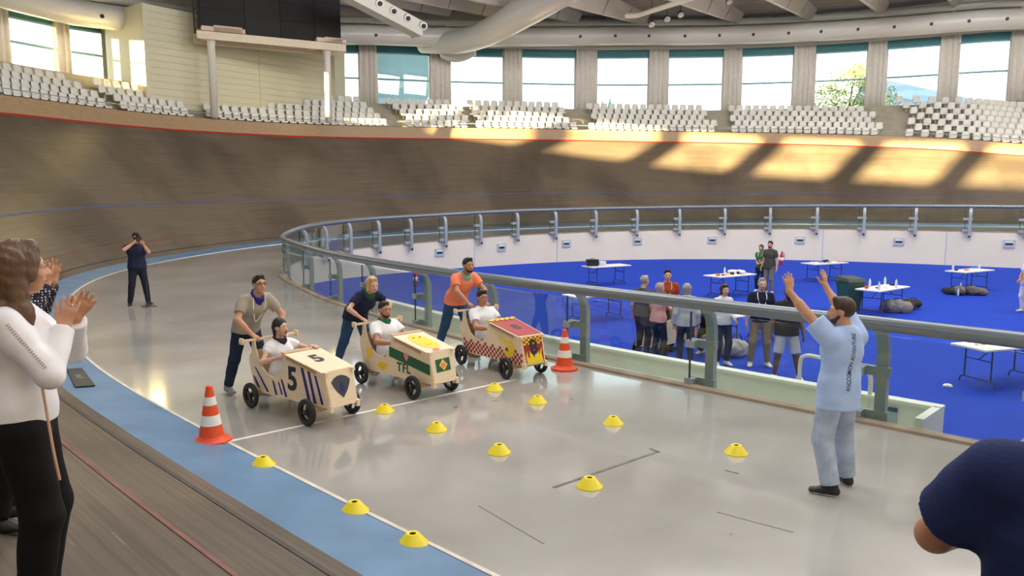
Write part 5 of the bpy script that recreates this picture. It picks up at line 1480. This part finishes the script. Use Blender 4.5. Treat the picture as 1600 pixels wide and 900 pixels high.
MB().tube([(-.07, 0, .24), (-.07, 0, .28), (.07, 0, .28), (.07, 0, .24)], .01, n=6).build('handle', M_DARK, bx)
item('plastic_tub', on_table('a', -.15, .05), (.26, .2, .16), mat('clear_tub', rgb(206, 212, 222), .2), 'translucent plastic tub next to the black box', 'tub')
sup = [('paint_pot', .07, .07, .09), ('paper_stack', .3, .21, .03), ('paint_tray', .22, .16, .035), ('tape_roll', .12, .12, .05), ('glue_box', .16, .1, .08), ('brush_box', .2, .08, .05)]
colr = [rgb(224, 120, 50), rgb(236, 234, 230), rgb(200, 60, 70), rgb(240, 200, 60), rgb(240, 150, 170), rgb(60, 90, 170), rgb(232, 232, 235), rgb(120, 170, 200), rgb(30, 30, 32)]
cname = ['orange', 'white', 'red', 'yellow', 'pink', 'blue', 'pale', 'light blue', 'black']
where = {'c': 'craft supply table below the couple', 'd': 'table by the fire extinguisher', 'e': 'table beside the green bin', 'f': 'table with bags beneath', 'g': 'table at the right edge', 'b': 'table left of the group', 'h': 'table behind the khaki trousers man'}
used = set(); rg = np.random.default_rng(3)
for k, nn in (('c', 11), ('d', 6), ('e', 6), ('f', 5), ('g', 7), ('b', 3), ('h', 3)):
    for j in range(nn):
        for _t in range(40):
            s_i = int(rg.integers(len(sup))); c_i = int(rg.integers(len(colr))); key = (k, s_i, c_i)
            if key not in used: break
        used.add(key); nm, a, b, h_ = sup[s_i]
        x = -.78 + 1.56 * (j + .5) / nn; y = (rg.random() - .5) * .42
        item(nm, on_table(k, x, y), (a * .8, b * .8, h_), mat('supply_' + cname[c_i].replace(' ', '_'), colr[c_i], .55), '%s %s on the %s' % (cname[c_i], nm.replace('_', ' '), where[k]), nm.split('_')[0] if False else 'supplies', rg.random() * 3)
for k, x, y, lb in (('e', -.75, -.25, 'clear plastic bottle at the bin end of the table'), ('e', -.25, .27, 'clear plastic bottle in the middle of the bin table'), ('e', .62, .25, 'clear plastic bottle at the far end of the bin table'), ('e', .2, -.28, 'clear bottle on the near edge of the bin table'),
                    ('d', .5, .2, 'clear bottle on the table by the fire extinguisher'), ('f', -.7, .2, 'clear bottle at the left end of the bag table'), ('f', .75, .1, 'clear bottle at the right end of the bag table'), ('g', -.55, .27, 'clear bottle on the table at the right edge'), ('c', .05, .28, 'clear bottle among the craft supplies'), ('h', -.6, .1, 'clear bottle on the table behind the khaki trousers man')):
    bottle(on_table(k, x, y), lb, .24 if k != 'e' else .27)
cl1 = lump('crumpled_bag', on_table('c', .38, .05), (.42, .3, .16), mat('plastic_film', rgb(226, 222, 230), .3), 'crumpled pale plastic bag on the craft supply table', 'bag', 5)
cl2 = item('drill_case', on_table('g', .25, -.1), (.62, .22, .09), M_BLKB, 'long black tool case on the table at the right edge', 'case', .2)
cl3 = item('drill', on_table('d', .1, .05), (.32, .09, .1), M_BLKB, 'black tool lying on the table by the fire extinguisher', 'tool', .7)
# green wheeled bin
pb_ = G(1352, 489, ZI); bn = empty('wheeled_bin', (pb_.x - .28, pb_.y + .45, ZI), .25); tag(bn, 'dark green wheeled bin with lid beside the table', 'bin')
M_BIN = mat('green_bin_plastic', rgb(48, 86, 62), .5)
MB().hexa([Vector((-.21, -.2, .04)), Vector((.21, -.2, .04)), Vector((.21, .2, .04)), Vector((-.21, .2, .04)), Vector((-.29, -.28, .88)), Vector((.29, -.28, .88)), Vector((.29, .28, .88)), Vector((-.29, .28, .88))]).build('bin_body', M_BIN, bn)
ld_ = MB().hexa([Vector((-.32, -.32, .88)), Vector((.32, -.32, .88)), Vector((.32, .32, .92)), Vector((-.32, .32, .92)), Vector((-.28, -.27, .97)), Vector((.28, -.27, .97)), Vector((.28, .27, 1.02)), Vector((-.28, .27, 1.02))]).build('lid', mat('bin_lid', rgb(58, 68, 62), .5), bn)
MB().tube([(-.25, .34, .9), (.25, .34, .9)], .015, n=6).build('handle', M_DARK, ld_)
for s in (-1, 1): MB().tube([(s*.2, .2, .09), (s*.26, .2, .09)], .09, n=12).build('wheel', M_TYRE, bn)
M_BAGG = mat('grey_bag_fabric', rgb(150, 146, 136), .9, noise=.15); M_BAGD = mat('dark_bag_fabric', rgb(50, 50, 52), .9)
for px, py, r, m, lb, sd_ in ((1398, 488, (.55, .4, .42), M_BAGG, 'pale grey backpack slumped under the bin table', 1), (1424, 483, (.5, .4, .36), M_BAGD, 'dark duffel bag under the bin table', 2), (1512, 461, (.7, .35, .36), mat('taupe_bag', rgb(112, 104, 96), .9), 'grey duffel bag under the right table', 3), (1489, 460, (.45, .3, .3), M_BAGD, 'black bag with white trim under the right table', 4), (1149, 557, (.5, .4, .5), mat('mottled_bag', rgb(176, 172, 168), .9, noise=.3), 'grey and white backpack behind the woman in white', 6)):
    b = lump('bag', G(px, py, ZI), r, m, lb, 'bag', sd_)
    MB().tube([Vector((-.12, -.05, r[2]*.7)), Vector((-.06, -.08, r[2]*1.0)), Vector((.06, -.08, r[2]*1.0)), Vector((.12, -.05, r[2]*.7))], .014, n=6).build('strap', M_DARK, b)
for px, py, lb in ((1501, 452, 'bottle standing on the carpet by the dark bag'), (1497, 462, 'bottle on the carpet in front of the duffel bag'), (1309, 441, 'bottle standing under the table by the fire extinguisher')): bottle(G(px, py, ZI), lb, .28)
lump('paper_scrap', G(1478, 604, ZI), (.10, .07, .035), M_PAPER, 'small white paper scrap on the open blue carpet', 'paper', 9, .008)
lump('paper_scrap', G(992, 483, ZI), (.10, .06, .03), M_PAPER, 'white paper scrap on the carpet left of the group', 'paper', 10, .008)
# fire extinguishers
M_EXT = mat('extinguisher_red', rgb(190, 36, 36), .3)
for px, py, lb, zz_ in ((1221, 413, 'red fire extinguisher at the foot of the far wall', 1.0), (649, 446, 'red fire extinguisher seen through the glass above the blonde woman', 1.1)):
    e = empty('fire_extinguisher', G(px, py, ZI)); tag(e, lb, 'extinguisher', 'fire extinguishers')
    MB().lathe([(.085, 0), (.09, .02), (.09, .44), (.07, .5), (.03, .54)], 16).build('cylinder', M_EXT, e, True); MB().lathe([(.092, .17), (.092, .33)], 16).build('white_label', M_PAPER, e, True)
    MB().lathe([(.03, .54), (.03, .60), (.05, .62)], 10).build('valve', M_DARK, e); MB().tube([(.03, 0, .58), (.14, 0, .5), (.13, 0, .25)], .012, n=6).build('hose', M_DARK, e)

# ------------------------------------------------------------------ outside the windows
gr_ = MB().box((-160, -120, -1.4), (200, 260, -1.3)).build('ground_outside', mat('outside_paving', rgb(196, 192, 184), .9)); tag(gr_, 'pale paving outside the hall', kind='structure')
M_LEAF = mat('tree_leaf', rgb(126, 138, 56), .7, noise=.25, scale=3); M_BARK = mat('tree_bark', rgb(90, 78, 62), .9)
tr = empty('tree', (34, 78, -1.3)); tag(tr, 'yellow green tree outside the right windows', 'tree')
par_keep(MB().tube(catmull([(34, 78, -1.3), (34.2, 78, 7.5), (33.6, 78.2, 10.5), (33.8, 78, 13.5)], 4), [.28, .27, .25, .24, .22, .2, .19, .17, .15, .13, .11, .09, .07], n=8).build('trunk', M_BARK, None, True), tr)
for (a, b) in (((34.1, 78, 8.5), (37, 77.6, 11)), ((34, 78, 9.2), (31.4, 78.2, 12)), ((33.7, 78, 11), (35.5, 78.4, 14))): par_keep(MB().tube([a, tuple((np.array(a)+np.array(b))/2 + V3(0, 0, .3)), b], [.12, .09, .04], n=6).build('branch', M_BARK), tr)
rg = np.random.default_rng(11); vs = []; fs = []
cl = [(33.6, 78, 13.2, 2.6), (31.6, 78.3, 12.0, 1.8), (36.2, 77.8, 11.8, 2.0), (35.2, 78.3, 14.2, 1.9), (37.6, 77.6, 10.2, 1.3), (32.2, 78, 10.2, 1.4), (34.4, 78, 10.8, 1.7)]
for (x, y, z, r) in cl:
    for k in range(int(320 * r)):
        d = rg.normal(size=3); d /= np.linalg.norm(d); p = V3(x, y, z) + d * r * (.35 + .65 * rg.random() ** .5) * V3(1, 1, .8)
        u = nz(rg.normal(size=3)); w = nz(np.cross(u, rg.normal(size=3))); s = .10 + .10 * rg.random(); n0 = len(vs)
        vs += [tuple(p - u*s), tuple(p + w*s*.5), tuple(p + u*s), tuple(p - w*s*.5)]; fs.append((n0, n0+1, n0+2, n0+3))
lf = par_keep(meshobj('foliage', vs, fs, M_LEAF), tr); lf['kind'] = 'stuff'
M_OUT = mat('pale_blue_outbuilding', rgb(138, 164, 178), .8); M_OUTB = mat('white_blue_canopy', rgb(98, 142, 168), .5)
ob_ = empty('outside_building', (62, 110, -1.3)); tag(ob_, 'pale low building outside the right windows', 'building')
RB_ = Matrix.Translation((44, 100, 0)) @ Matrix.Rotation(math.atan2(.66, .75), 4, 'Z')
par_keep(MB().box((0, 0, -1.3), (60, 12, 17.6), RB_).build('wall', M_OUT), ob_)
for z in (9.5, 11.5, 13.5, 15.5): par_keep(MB().box((0, -.1, z), (60, 0, z + .12), RB_).build('ledge', M_OUTB), ob_)
cpy = MB().prism([(560, 60), (720, 60), (700, 108), (672, 123), (640, 146), (600, 168), (588, 190), (580, 352), (560, 352)], lambda a, b, d: AT(a, b, 88 - max(0, 178 - b) * .2 + d), 0, 3)
co = cpy.build('canopy', M_OUTB); tag(co, 'huge pale blue roof shell outside behind the window right of the scoreboard', 'canopy')
lb_ = empty('white_outbuilding', (-52, 68, -1.3)); tag(lb_, 'white gabled building outside the left windows', 'building')
par_keep(MB().hexa([Vector((-60, 62, -1.3)), Vector((-36, 70, -1.3)), Vector((-38, 76, -1.3)), Vector((-62, 68, -1.3)), Vector((-60, 62, 12.5)), Vector((-36, 70, 14.5)), Vector((-38, 76, 14.5)), Vector((-62, 68, 12.5))]).build('wall', mat('white_render', rgb(240, 242, 240), .8)), lb_)
for k, (px, py) in enumerate(((941, 160), (953, 158))):
    p = AT(px, 166, 85); p.z = -1.3
    c = empty('cypress', p); tag(c, ('slim pale cypress outside the middle window', 'dark green cypress outside the middle window')[k], 'tree')
    par_keep(MB().tube([p, p + Vector((0, 0, 7))], .14, n=6).build('trunk', M_BARK), c)
    par_keep(MB().tube([p + Vector((0, 0, z)) for z in (6, 7.8, 10.2, 12.8, 13.9 + k * .2)], [.3, .62, .58, .35, .05], n=9).build('foliage', mat('cypress_green' + str(k), rgb(*((150, 170, 130), (84, 140, 128))[k]), .8, noise=.3, scale=4), None, True), c)
# ------------------------------------------------------------------ people
def face_dir(dx, dy): return math.atan2(-dx, dy)
WHITE_SHOE = mat('white_trainer', rgb(232, 231, 228), .5); BLACK_SHOE = mat('black_shoe', rgb(26, 26, 28), .5); GREY_SHOE = mat('grey_trainer', rgb(140, 136, 134), .6)
JEANS = denim('blue_jeans', 52, 80, 116); DJEANS = denim('dark_jeans', 36, 48, 70); LJEANS = denim('washed_jeans', 176, 190, 214)
BLACKP = cloth('black_trousers', 16, 15, 18, bump=.1); WLAN = mat('white_lanyard', rgb(236, 236, 236), .6)
PEO = {}
# the three drivers and three pushers
def drv(k, **kw):
    (org, rz) = POSE[k]
    d = dict(loc=(org.x, org.y, 0), rz=rz, pelvis=(0, .235, .385), lean=-.22, res=.0105, ankle=[(-.09, 1.08, .32), (.09, 1.08, .32)], knee_pole=[(-.15, 0, 1), (.15, 0, 1)], toe=[(0, .45, 1), (0, .45, 1)], leg_len=1.9, shoes=BLACK_SHOE, hip_tilt=-.3)
    d.update(kw); return person(**d)
PEO['d5'] = drv(0, label='woman in white sleeveless top laughing in the number 5 cart', H=1.66, fem=True, skin='fair', shirt=cloth('white_top', 236, 234, 236), sleeve=.16, trousers=BLACKP, hair='black', hairstyle='tied', mouth_open=True, neckerchief=cloth('black_white_scarf', 52, 50, 62),
          wrist=[(-.20, .585, .79), (.235, .50, .70)], hand_dir=[(0, .9, .1), (-.4, .8, .3)], palm=[(0, 0, -1), (-1, 0, -.4)], elbow_pole=[(-1, -.1, -.6), (1, -.4, -.9)], head_yaw=.25, head_pitch=-.05, curl=.55, lean=-.08)
PEO['d2'] = drv(1, label='bearded man in white tee driving the TFL cart', H=1.74, skin='tan', shirt=cloth('white_tee', 238, 238, 240), sleeve=.62, trousers=DJEANS, hair='black', hairstyle='buzz', beard='black', neckerchief=cloth('green_scarf', 40, 110, 70),
          wrist=[(-.16, .60, .62), (.17, .56, .64)], palm=[(0, 0, -1), (0, 0, -1)], elbow_pole=[(-1, -.3, -.8), (1, -.3, -.8)], head_yaw=-.05, curl=.7, stout=1.04)
PEO['d8'] = drv(2, label='man in white tee driving the checkered number 8 cart', H=1.76, skin='tan', shirt=cloth('white_polo', 234, 234, 238), sleeve=.6, trousers=DJEANS, hair='black', hairstyle='short', beard=None,
          wrist=[(-.12, .56, .62), (.13, .55, .63)], palm=[(0, 0, -1), (0, 0, -1)], elbow_pole=[(-1, -.2, -.9), (1, -.2, -.9)], head_yaw=-.15, curl=.7)
GLV = mat('mint_glove', rgb(140, 200, 190), .7)
p8 = PEO['d8']; w8 = p8['wrist'][1]; e8 = p8['elbow'][1]; f8 = nz(w8 - e8)
sdf_mesh('glove', [Prim(w8 - f8*.01, w8 + f8*.08, .042, .046, V3(1, 0, 0), .032, .03), Prim(w8 + f8*.06, w8 + f8*.10 + V3(0, 0, -.05), .038, .032)], .009, GLV, p8['root'])
w2 = PEO['d2']['wrist'][1]; f2 = nz(w2 - PEO['d2']['elbow'][1])
sdf_mesh('watch', [Prim(w2 - f2*.03, w2 - f2*.005, .036, .036, k=.01, flat=3)], .007, M_DARK, PEO['d2']['root'])
def psh(k, **kw):
    (org, rz) = POSE[k]
    d = dict(loc=(org.x, org.y, 0), rz=rz, pelvis=(0, -.66, .93), lean=.62, res=.0105, leg_len=1.95, wrist=[(-.20, -.12, .905), (.20, -.12, .905)], hand_dir=[(.1, 1, -.25), (-.1, 1, -.25)], palm=[(0, -.2, -1), (0, -.2, -1)], elbow_pole=[(-1, -.2, .2), (1, -.2, .2)], curl=.75, shoes=GREY_SHOE, sole=WHITE_SHOE)
    d.update(kw); return person(**d)
PEO['p5'] = psh(0, label='man with glasses in beige polo pushing the number 5 cart', H=1.77, skin='warm', shirt=cloth('beige_polo', 168, 158, 144), sleeve=.66, collar=cloth('beige_collar', 160, 150, 136), trousers=DJEANS, hair='black', hairstyle='short', glasses=True, neckerchief=cloth('purple_scarf', 52, 42, 130), lanyard=WLAN,
          lean=.60, pelvis=(0, -.58, .93), ankle=[(-.16, -.50, .085), (.15, -.86, .085)], toe=[(-.1, 1, 0), (.15, 1, 0)], head_yaw=-.15, head_pitch=-.15)
PEO['p2'] = psh(1, label='blonde woman in navy tee pushing the TFL cart', H=1.68, fem=True, skin='fair', shirt=cloth('navy_tee', 34, 38, 66), sleeve=.6, trousers=JEANS, hair='blonde', hairstyle='bob', neckerchief=cloth('dark_green_scarf', 36, 92, 60), lean=.78, pelvis=(0, -.62, .94), ankle=[(-.16, -.42, .085), (.14, -.95, .085)], toe=[(0, 1, 0), (.1, 1, 0)], head_pitch=.12, head_yaw=-.1, stout=1.08)
PEO['p8'] = psh(2, label='bearded man in orange tee pushing the checkered cart', H=1.80, skin='tan', shirt=cloth('coral_tee', 246, 140, 106), sleeve=.6, trousers=JEANS, hair='black', hairstyle='short', beard='black', neckerchief=cloth('mint_scarf', 130, 178, 162), lean=.60, pelvis=(0, -.62, .92), wrist=[(-.16, -.02, .96), (.16, -.02, .96)], ankle=[(-.16, -.42, .085), (.15, -.98, .085)], head_pitch=-.05, head_yaw=-.1, stout=1.05)
sg = PEO['p8']; tp = sg['tp']
sdf_mesh('sunglasses', [Ell(tp(-.01, .125, .34), V3(.018, .012, .035), sg['T']), Ell(tp(.0, .125, .28), V3(.018, .012, .03), sg['T'])], .006, M_DARK, sg['root'])

# photographer on the apron
pp_ = G(218, 477)
ph = person('photographer in navy polo aiming a black camera with a monopod', (pp_.x, pp_.y, 0), face_dir(.62, -.78), H=1.76, res=.014, skin='warm', shirt=cloth('navy_polo', 34, 38, 64), sleeve=.62, trousers=denim('black_jeans', 34, 38, 48), leg_len=1.96, shoes=BLACK_SHOE, sole=WHITE_SHOE, hair='black', hairstyle='short', beard='black',
            ankle=[(-.20, .02, .085), (.20, -.02, .085)], wrist=[(-.08, .34, 1.50), (.10, .24, 1.52)], hand_dir=[(.5, .6, .4), (-.5, .6, .5)], palm=[(.5, 0, 1), (-1, 0, .2)], elbow_pole=[(-.6, 0, -1), (1, -.1, -.7)], curl=.8, stout=1.12, head_pitch=.1, lanyard=M_DARK)
cam_o = empty('photo_camera', ph['root'].location, ph['root'].rotation_euler.z); tag(cam_o, 'black video camera held to the photographer\'s eye', 'camera')
MB().box((-.075, .155, 1.555), (.075, .235, 1.665)).build('camera_body', M_BLKB, cam_o); autosmooth(MB().tube([(0, .23, 1.60), (0, .30, 1.60), (0, .305, 1.60), (0, .40, 1.60)], [.045, .045, .055, .055], n=18).build('lens', M_DARK, cam_o))
MB().box((-.03, .17, 1.665), (.03, .24, 1.70)).build('viewfinder', M_BLKB, cam_o); MB().tube([(0, .2, 1.70), (0, .34, 1.73)], .016, n=8).build('microphone', M_DARK, cam_o)
mp = G(231, 480); mo = empty('monopod', (mp.x, mp.y, 0), .3); tag(mo, 'black monopod foot standing on the concrete by the photographer', 'monopod')
MB().tube([(0, 0, .03), (0, 0, .62)], .014, n=8).build('pole', M_DARK, mo); MB().lathe([(.05, .02), (.045, .05), (.02, .09)], 12).build('hub', M_DARK, mo)
for k in range(3): a = k*2.094 + .4; MB().tube([(.03*math.cos(a), .03*math.sin(a), .035), (.20*math.cos(a), .20*math.sin(a), .012)], .011, n=6).build('foot', M_DARK, mo)

# man with raised arms, seen from behind
pm = G(1302, 768); rzm = face_dir(-.50, .866)
Rm_ = Matrix.Rotation(-rzm, 3, 'Z')
def loc_of(p): v = Rm_ @ (Vector((p.x, p.y, 0)) - Vector((pm.x, pm.y, 0))); return v
fl_, fr_ = loc_of(G(1297, 774)), loc_of(G(1322, 757))
mn = person('man in light blue tee raising both arms, back to the camera', (pm.x, pm.y, 0), rzm, H=1.80, res=.0085, skin='warm', shirt=cloth('sky_blue_tee', 178, 203, 246, bump=.1), sleeve=.72, hem=-.16, trousers=LJEANS, leg_len=1.97, leg_loose=.016, belt=mat('navy_belt', rgb(30, 32, 52), .6), shoes=BLACK_SHOE, sole=WHITE_SHOE,
            hair='brown', hairstyle='short', beard='brown', ankle=[(fl_.x, fl_.y, .085), (fr_.x, fr_.y, .085)], toe=[(-.55, .9, 0), (.45, .9, 0)], wrist=[(-.36, .32, 1.86), (.20, .40, 1.90)], hand_dir=[(-.05, .12, 1), (-.15, .1, 1)], palm=[(.25, 1, 0), (-.2, 1, 0)], elbow_pole=[(-1, -.1, -.8), (1, .2, -.9)], curl=(.14, .12), spread=(.10, .04), head_yaw=.62, head_pitch=-.02, lean=-.04, pelvis=(0, 0, .94), shirt_loose=.032, fing=1.02)
# lettering down the back of the tee
so = bpy.data.objects[mn['root']['_shirt']]
bvh = BVHTree.FromPolygons([v.co for v in so.data.vertices], [tuple(p.vertices) for p in so.data.polygons])
tv, tf = text2d('\u00b7ANGOSMION ADVENTURE', .060, .0004)
xs = [v[0] for v in tv]; L_ = max(xs) - min(xs); sc_ = .52 / L_
tilt = math.radians(83); ct, stt = math.cos(tilt), math.sin(tilt); nv = []
for x, y, z in tv:
    x, y = x * sc_, y * 1.0
    lx, lz = -.055 + (x*ct - y*stt), 1.235 + (x*stt + y*ct)
    hit = bvh.ray_cast(Vector((lx, -.8, lz)), Vector((0, 1, 0)))
    nv.append((hit[0] + Vector((0, -.0025, 0))) if hit[0] else Vector((lx, -.14, lz)))
meshobj('shirt_lettering', nv, tf, mat('navy_print', rgb(52, 62, 110), .7), so)

# clapping woman in the foreground, on the bank
wx, wy = -2.29, 3.50; wz = bank_pt(wx, wy)
wo = person('woman with long hair in white blouse clapping at the left edge', (wx, wy, wz), face_dir(.93, .36), H=1.77, res=.0075, fem=True, skin='warm', shirt=cloth('white_blouse', 238, 236, 240, bump=.06), sleeve=1.93, hem=-.02, trousers=BLACKP, leg_len=1.96, leg_loose=.012, shoes=BLACK_SHOE, hair='ombre', hairstyle='long',
            wrist=[(-.03, .235, 1.405), (.045, .20, 1.38)], hand_dir=[(.05, .55, .85), (-.05, .28, .95)], palm=[(1, .1, 0), (-1, .1, 0)], elbow_pole=[(-.7, .1, -1), (.8, -.1, -1)], curl=(.10, .16), spread=(.05, .06), head_yaw=.30, stout=1.04, shirt_loose=.017, collar=cloth('blouse_collar', 240, 238, 242, bump=.05))
M_RING = mat('silver_ring', rgb(220, 220, 225), .15, metal=1.0)
wv = wo['wrist'][1]; hdv = nz(V3(-.05, .28, .95)); pnv = nz(V3(-1, .1, 0)); thv = np.cross(hdv, pnv)
rc = wv + hdv * .105 - thv * .004
MB().tube([Vector(rc + (thv*math.cos(a) + pnv*math.sin(a)) * .0105) for a in np.linspace(0, 2*math.pi, 13)[:-1]], .0022, n=6, closed=True).build('ring', M_RING, wo['root'])
# openwork trim down the sleeve
s0, s1 = wo['sh'][1], wo['elbow'][1]; da = nz(s1 - s0); oa = V3(1, .1, .55); oa = nz(oa - da * np.dot(oa, da))
wso = bpy.data.objects[wo['root']['_shirt']]
wb = BVHTree.FromPolygons([v.co for v in wso.data.vertices], [tuple(p.vertices) for p in wso.data.polygons])
lace = MB()
for k in range(20):
    c = s0 + da * (.02 + .0125 * k); hit = wb.ray_cast(Vector(c + oa * .3), Vector(-oa))
    if hit[0]:
        sdv_ = np.cross(da, oa); p_ = np.array(hit[0])
        lace.hexa([Vector(p_ + a * da * .0035 + b * sdv_ * .007 + cc * oa * .002) for cc in (-1, 1) for a, b in ((-1, -1), (1, -1), (1, 1), (-1, 1))])
lace.build('lace_trim', mat('openwork_beige', rgb(186, 168, 162), .8), wso)
# bag strap over her side
R3 = Matrix.Rotation(face_dir(.93, .36), 3, 'Z')
stp = MB().tube([Vector(p) for p in catmull([(.15, .11, 1.16), (.19, .13, 1.02), (.215, .15, .84), (.21, .165, .70)], 5)], .0065, n=6)
st_o = stp.build('bag_strap', mat('tan_leather', rgb(206, 160, 128), .6)); st_o.location = (wx, wy, wz); st_o.rotation_euler = (0, 0, face_dir(.93, .36)); tag(st_o, 'thin tan leather strap hanging at the clapping woman\'s hip', 'strap')

# second clapping person behind her: dark dotted sleeve
def dotted():
    m, nt, b = nodes_of('navy_dotted_fabric')
    tc = nt.nodes.new('ShaderNodeTexCoord'); v = nt.nodes.new('ShaderNodeTexVoronoi'); v.inputs['Scale'].default_value = 62; v.inputs['Randomness'].default_value = .15
    nt.links.new(tc.outputs['Object'], v.inputs['Vector'])
    r = ramp(nt, [(.0, rgb(226, 222, 224)), (.24, rgb(226, 222, 224)), (.30, rgb(26, 24, 44))]); r.color_ramp.interpolation = 'CONSTANT'
    nt.links.new(v.outputs['Distance'], r.inputs[0]); nt.links.new(r.outputs[0], b.inputs['Base Color']); b.inputs['Roughness'].default_value = .8
    return m
vx, vy = -3.12, 4.5; vz = bank_pt(vx, vy)
vo = person('person in dark dotted blouse clapping behind the woman in white', (vx, vy, vz), face_dir(.93, .36), H=1.68, res=.0085, fem=True, skin='warm', shirt=dotted(), sleeve=1.86, trousers=BLACKP, leg_len=1.95, shoes=BLACK_SHOE, hair='black', hairstyle='bob',
            wrist=[(.02, .36, 1.50), (.065, .33, 1.485)], hand_dir=[(.0, .15, 1), (-.0, .12, 1)], palm=[(1, .1, 0), (-1, .1, 0)], elbow_pole=[(-.7, -.1, -1), (.7, -.1, -1)], curl=(.10, .14), spread=(.06, .06))
cw = vo['wrist'][1]; ce = vo['elbow'][1]; cf = nz(cw - ce)
sdf_mesh('cuff', [Prim(cw - cf*.05, cw - cf*.005, .042, .04, k=.01, flat=3)], .008, mat('navy_cuff', rgb(28, 26, 58), .8), vo['root'])

# man at the lower right edge, back to the camera, arms folded
rx, ry = 1.645, 2.05
ro = person('man in navy tee with folded arms at the lower right edge', (rx, ry, bank_pt(rx, ry)), face_dir(.05, 1), H=2.20, res=.009, skin='tan', shirt=cloth('dark_navy_tee', 34, 44, 88, bump=.12), sleeve=.68, hem=-.10, trousers=DJEANS, leg_len=1.95, shoes=BLACK_SHOE, hair='black', hairstyle='short',
            wrist=[(-.06, .36, 1.47), (.06, .40, 1.50)], hand_dir=[(1, .1, 0), (-1, .1, 0)], palm=[(0, -1, 0), (0, -1, 0)], elbow_pole=[(-1, -.05, -.5), (1, -.05, -.5)], curl=.5, stout=1.34, sw=1.3, shirt_loose=.026)

# people down on the infield
def inf(px, py, dx, dy, **kw):
    p = G(px, py, ZI); d = dict(loc=(p.x, p.y, ZI), rz=face_dir(dx, dy), res=.014, leg_len=1.95, shoes=WHITE_SHOE, fing=1.2); d.update(kw); return person(**d)
inf(1226, 594, -.15, -1, label='man in pale shorts and dark tee standing on the infield', H=1.77, skin='brown', shirt=cloth('charcoal_tee', 44, 44, 50), sleeve=.66, hem=-.1, trousers=cloth('pale_shorts', 196, 194, 192), leg_len=.95, leg_loose=.004, hair='black', hairstyle='buzz', beard='black', stout=1.15, ankle=[(-.24, .05, .085), (.20, .0, .085)], head_yaw=.1)
inf(1185, 572, -.1, -1, label='man in navy polo and khaki trousers with white lanyard', H=1.79, skin='fair', shirt=cloth('navy_polo2', 30, 34, 58), sleeve=.62, trousers=cloth('khaki_trousers', 150, 132, 106), hair='grey', hairstyle='buzz', lanyard=WLAN, ankle=[(-.17, 0, .085), (.17, 0, .085)], wrist=[(-.28, .12, .92), (.28, .05, .88)])
inf(1127, 571, .2, -1, label='woman in white shirt with lanyard behind the balustrade post', H=1.66, fem=True, skin='fair', shirt=cloth('white_shirt2', 226, 224, 222), sleeve=1.8, trousers=DJEANS, hair='brown', hairstyle='bob', lanyard=WLAN, wrist=[(-.15, .25, .95), (.24, .1, .86)])
inf(1070, 570, .1, 1, label='person in light grey jacket and dark jeans, back to the camera', H=1.66, fem=True, skin='fair', shirt=cloth('light_grey_jacket', 186, 186, 186), sleeve=1.9, hem=-.1, trousers=DJEANS, hair='grey', hairstyle='bob', shirt_loose=.03, shoes=GREY_SHOE)
inf(1027, 563, .8, .6, label='woman in pink top with hand on hip among the group', H=1.62, fem=True, skin='warm', shirt=cloth('pink_top', 222, 158, 152), sleeve=.5, trousers=DJEANS, hair='grey', hairstyle='bob', wrist=[(-.22, .02, .98), (.24, .12, .95)], elbow_pole=[(-1, -.4, 0), (1, -.4, 0)], stout=1.1)
inf(1003, 558, .7, .7, label='grey haired man in dark grey tee at the left of the group', H=1.74, skin='warm', shirt=cloth('dark_grey_tee', 74, 74, 80), sleeve=.66, trousers=DJEANS, hair='grey', hairstyle='short', stout=1.15, shoes=GREY_SHOE)
inf(1040, 547, -.1, -1, label='smiling man in rust red tee with yellow lanyard', H=1.80, skin='fair', shirt=cloth('rust_tee', 158, 66, 46), sleeve=.66, trousers=BLACKP, hair='black', hairstyle='short', lanyard=mat('yellow_lanyard', rgb(220, 220, 60), .6), shoes=BLACK_SHOE)
inf(1104, 555, -.5, -.8, label='person in dark clothes bending down behind the balustrade post', H=1.72, skin='tan', shirt=cloth('black_tee', 34, 34, 38), sleeve=.66, trousers=DJEANS, hair='black', hairstyle='short', lean=.9, pelvis=(0, -.1, .62), ankle=[(-.15, -.05, .085), (.15, -.1, .085)], wrist=[(-.1, .45, .5), (.1, .45, .5)], head_pitch=.3)
inf(1187, 456, -.55, -.8, label='woman in green vest standing close to a man at the far wall', H=1.66, fem=True, skin='warm', shirt=cloth('green_vest', 62, 112, 66), sleeve=.3, trousers=DJEANS, hair='black', hairstyle='tied', lanyard=WLAN, wrist=[(-.02, .25, 1.02), (.05, .26, 1.0)])
inf(1201, 459, -.75, -.65, label='man in olive tee and grey trousers beside the green vest woman', H=1.82, skin='warm', shirt=cloth('olive_tee', 70, 74, 62), sleeve=.62, hem=-.12, trousers=cloth('grey_trousers', 116, 116, 112), hair='black', hairstyle='short', beard='black', head_yaw=.2)
inf(1602, 488, -.9, -.2, label='person in white clothes at the right edge of the infield', H=1.70, fem=True, skin='tan', shirt=cloth('white_tunic', 224, 220, 230), sleeve=.6, hem=-.12, trousers=cloth('white_trousers', 214, 212, 224), hair='black', hairstyle='tied', wrist=[(-.02, .28, .95), (.02, .3, .93)], shoes=mat('cream_shoe', rgb(226, 216, 196), .6), stout=1.1)
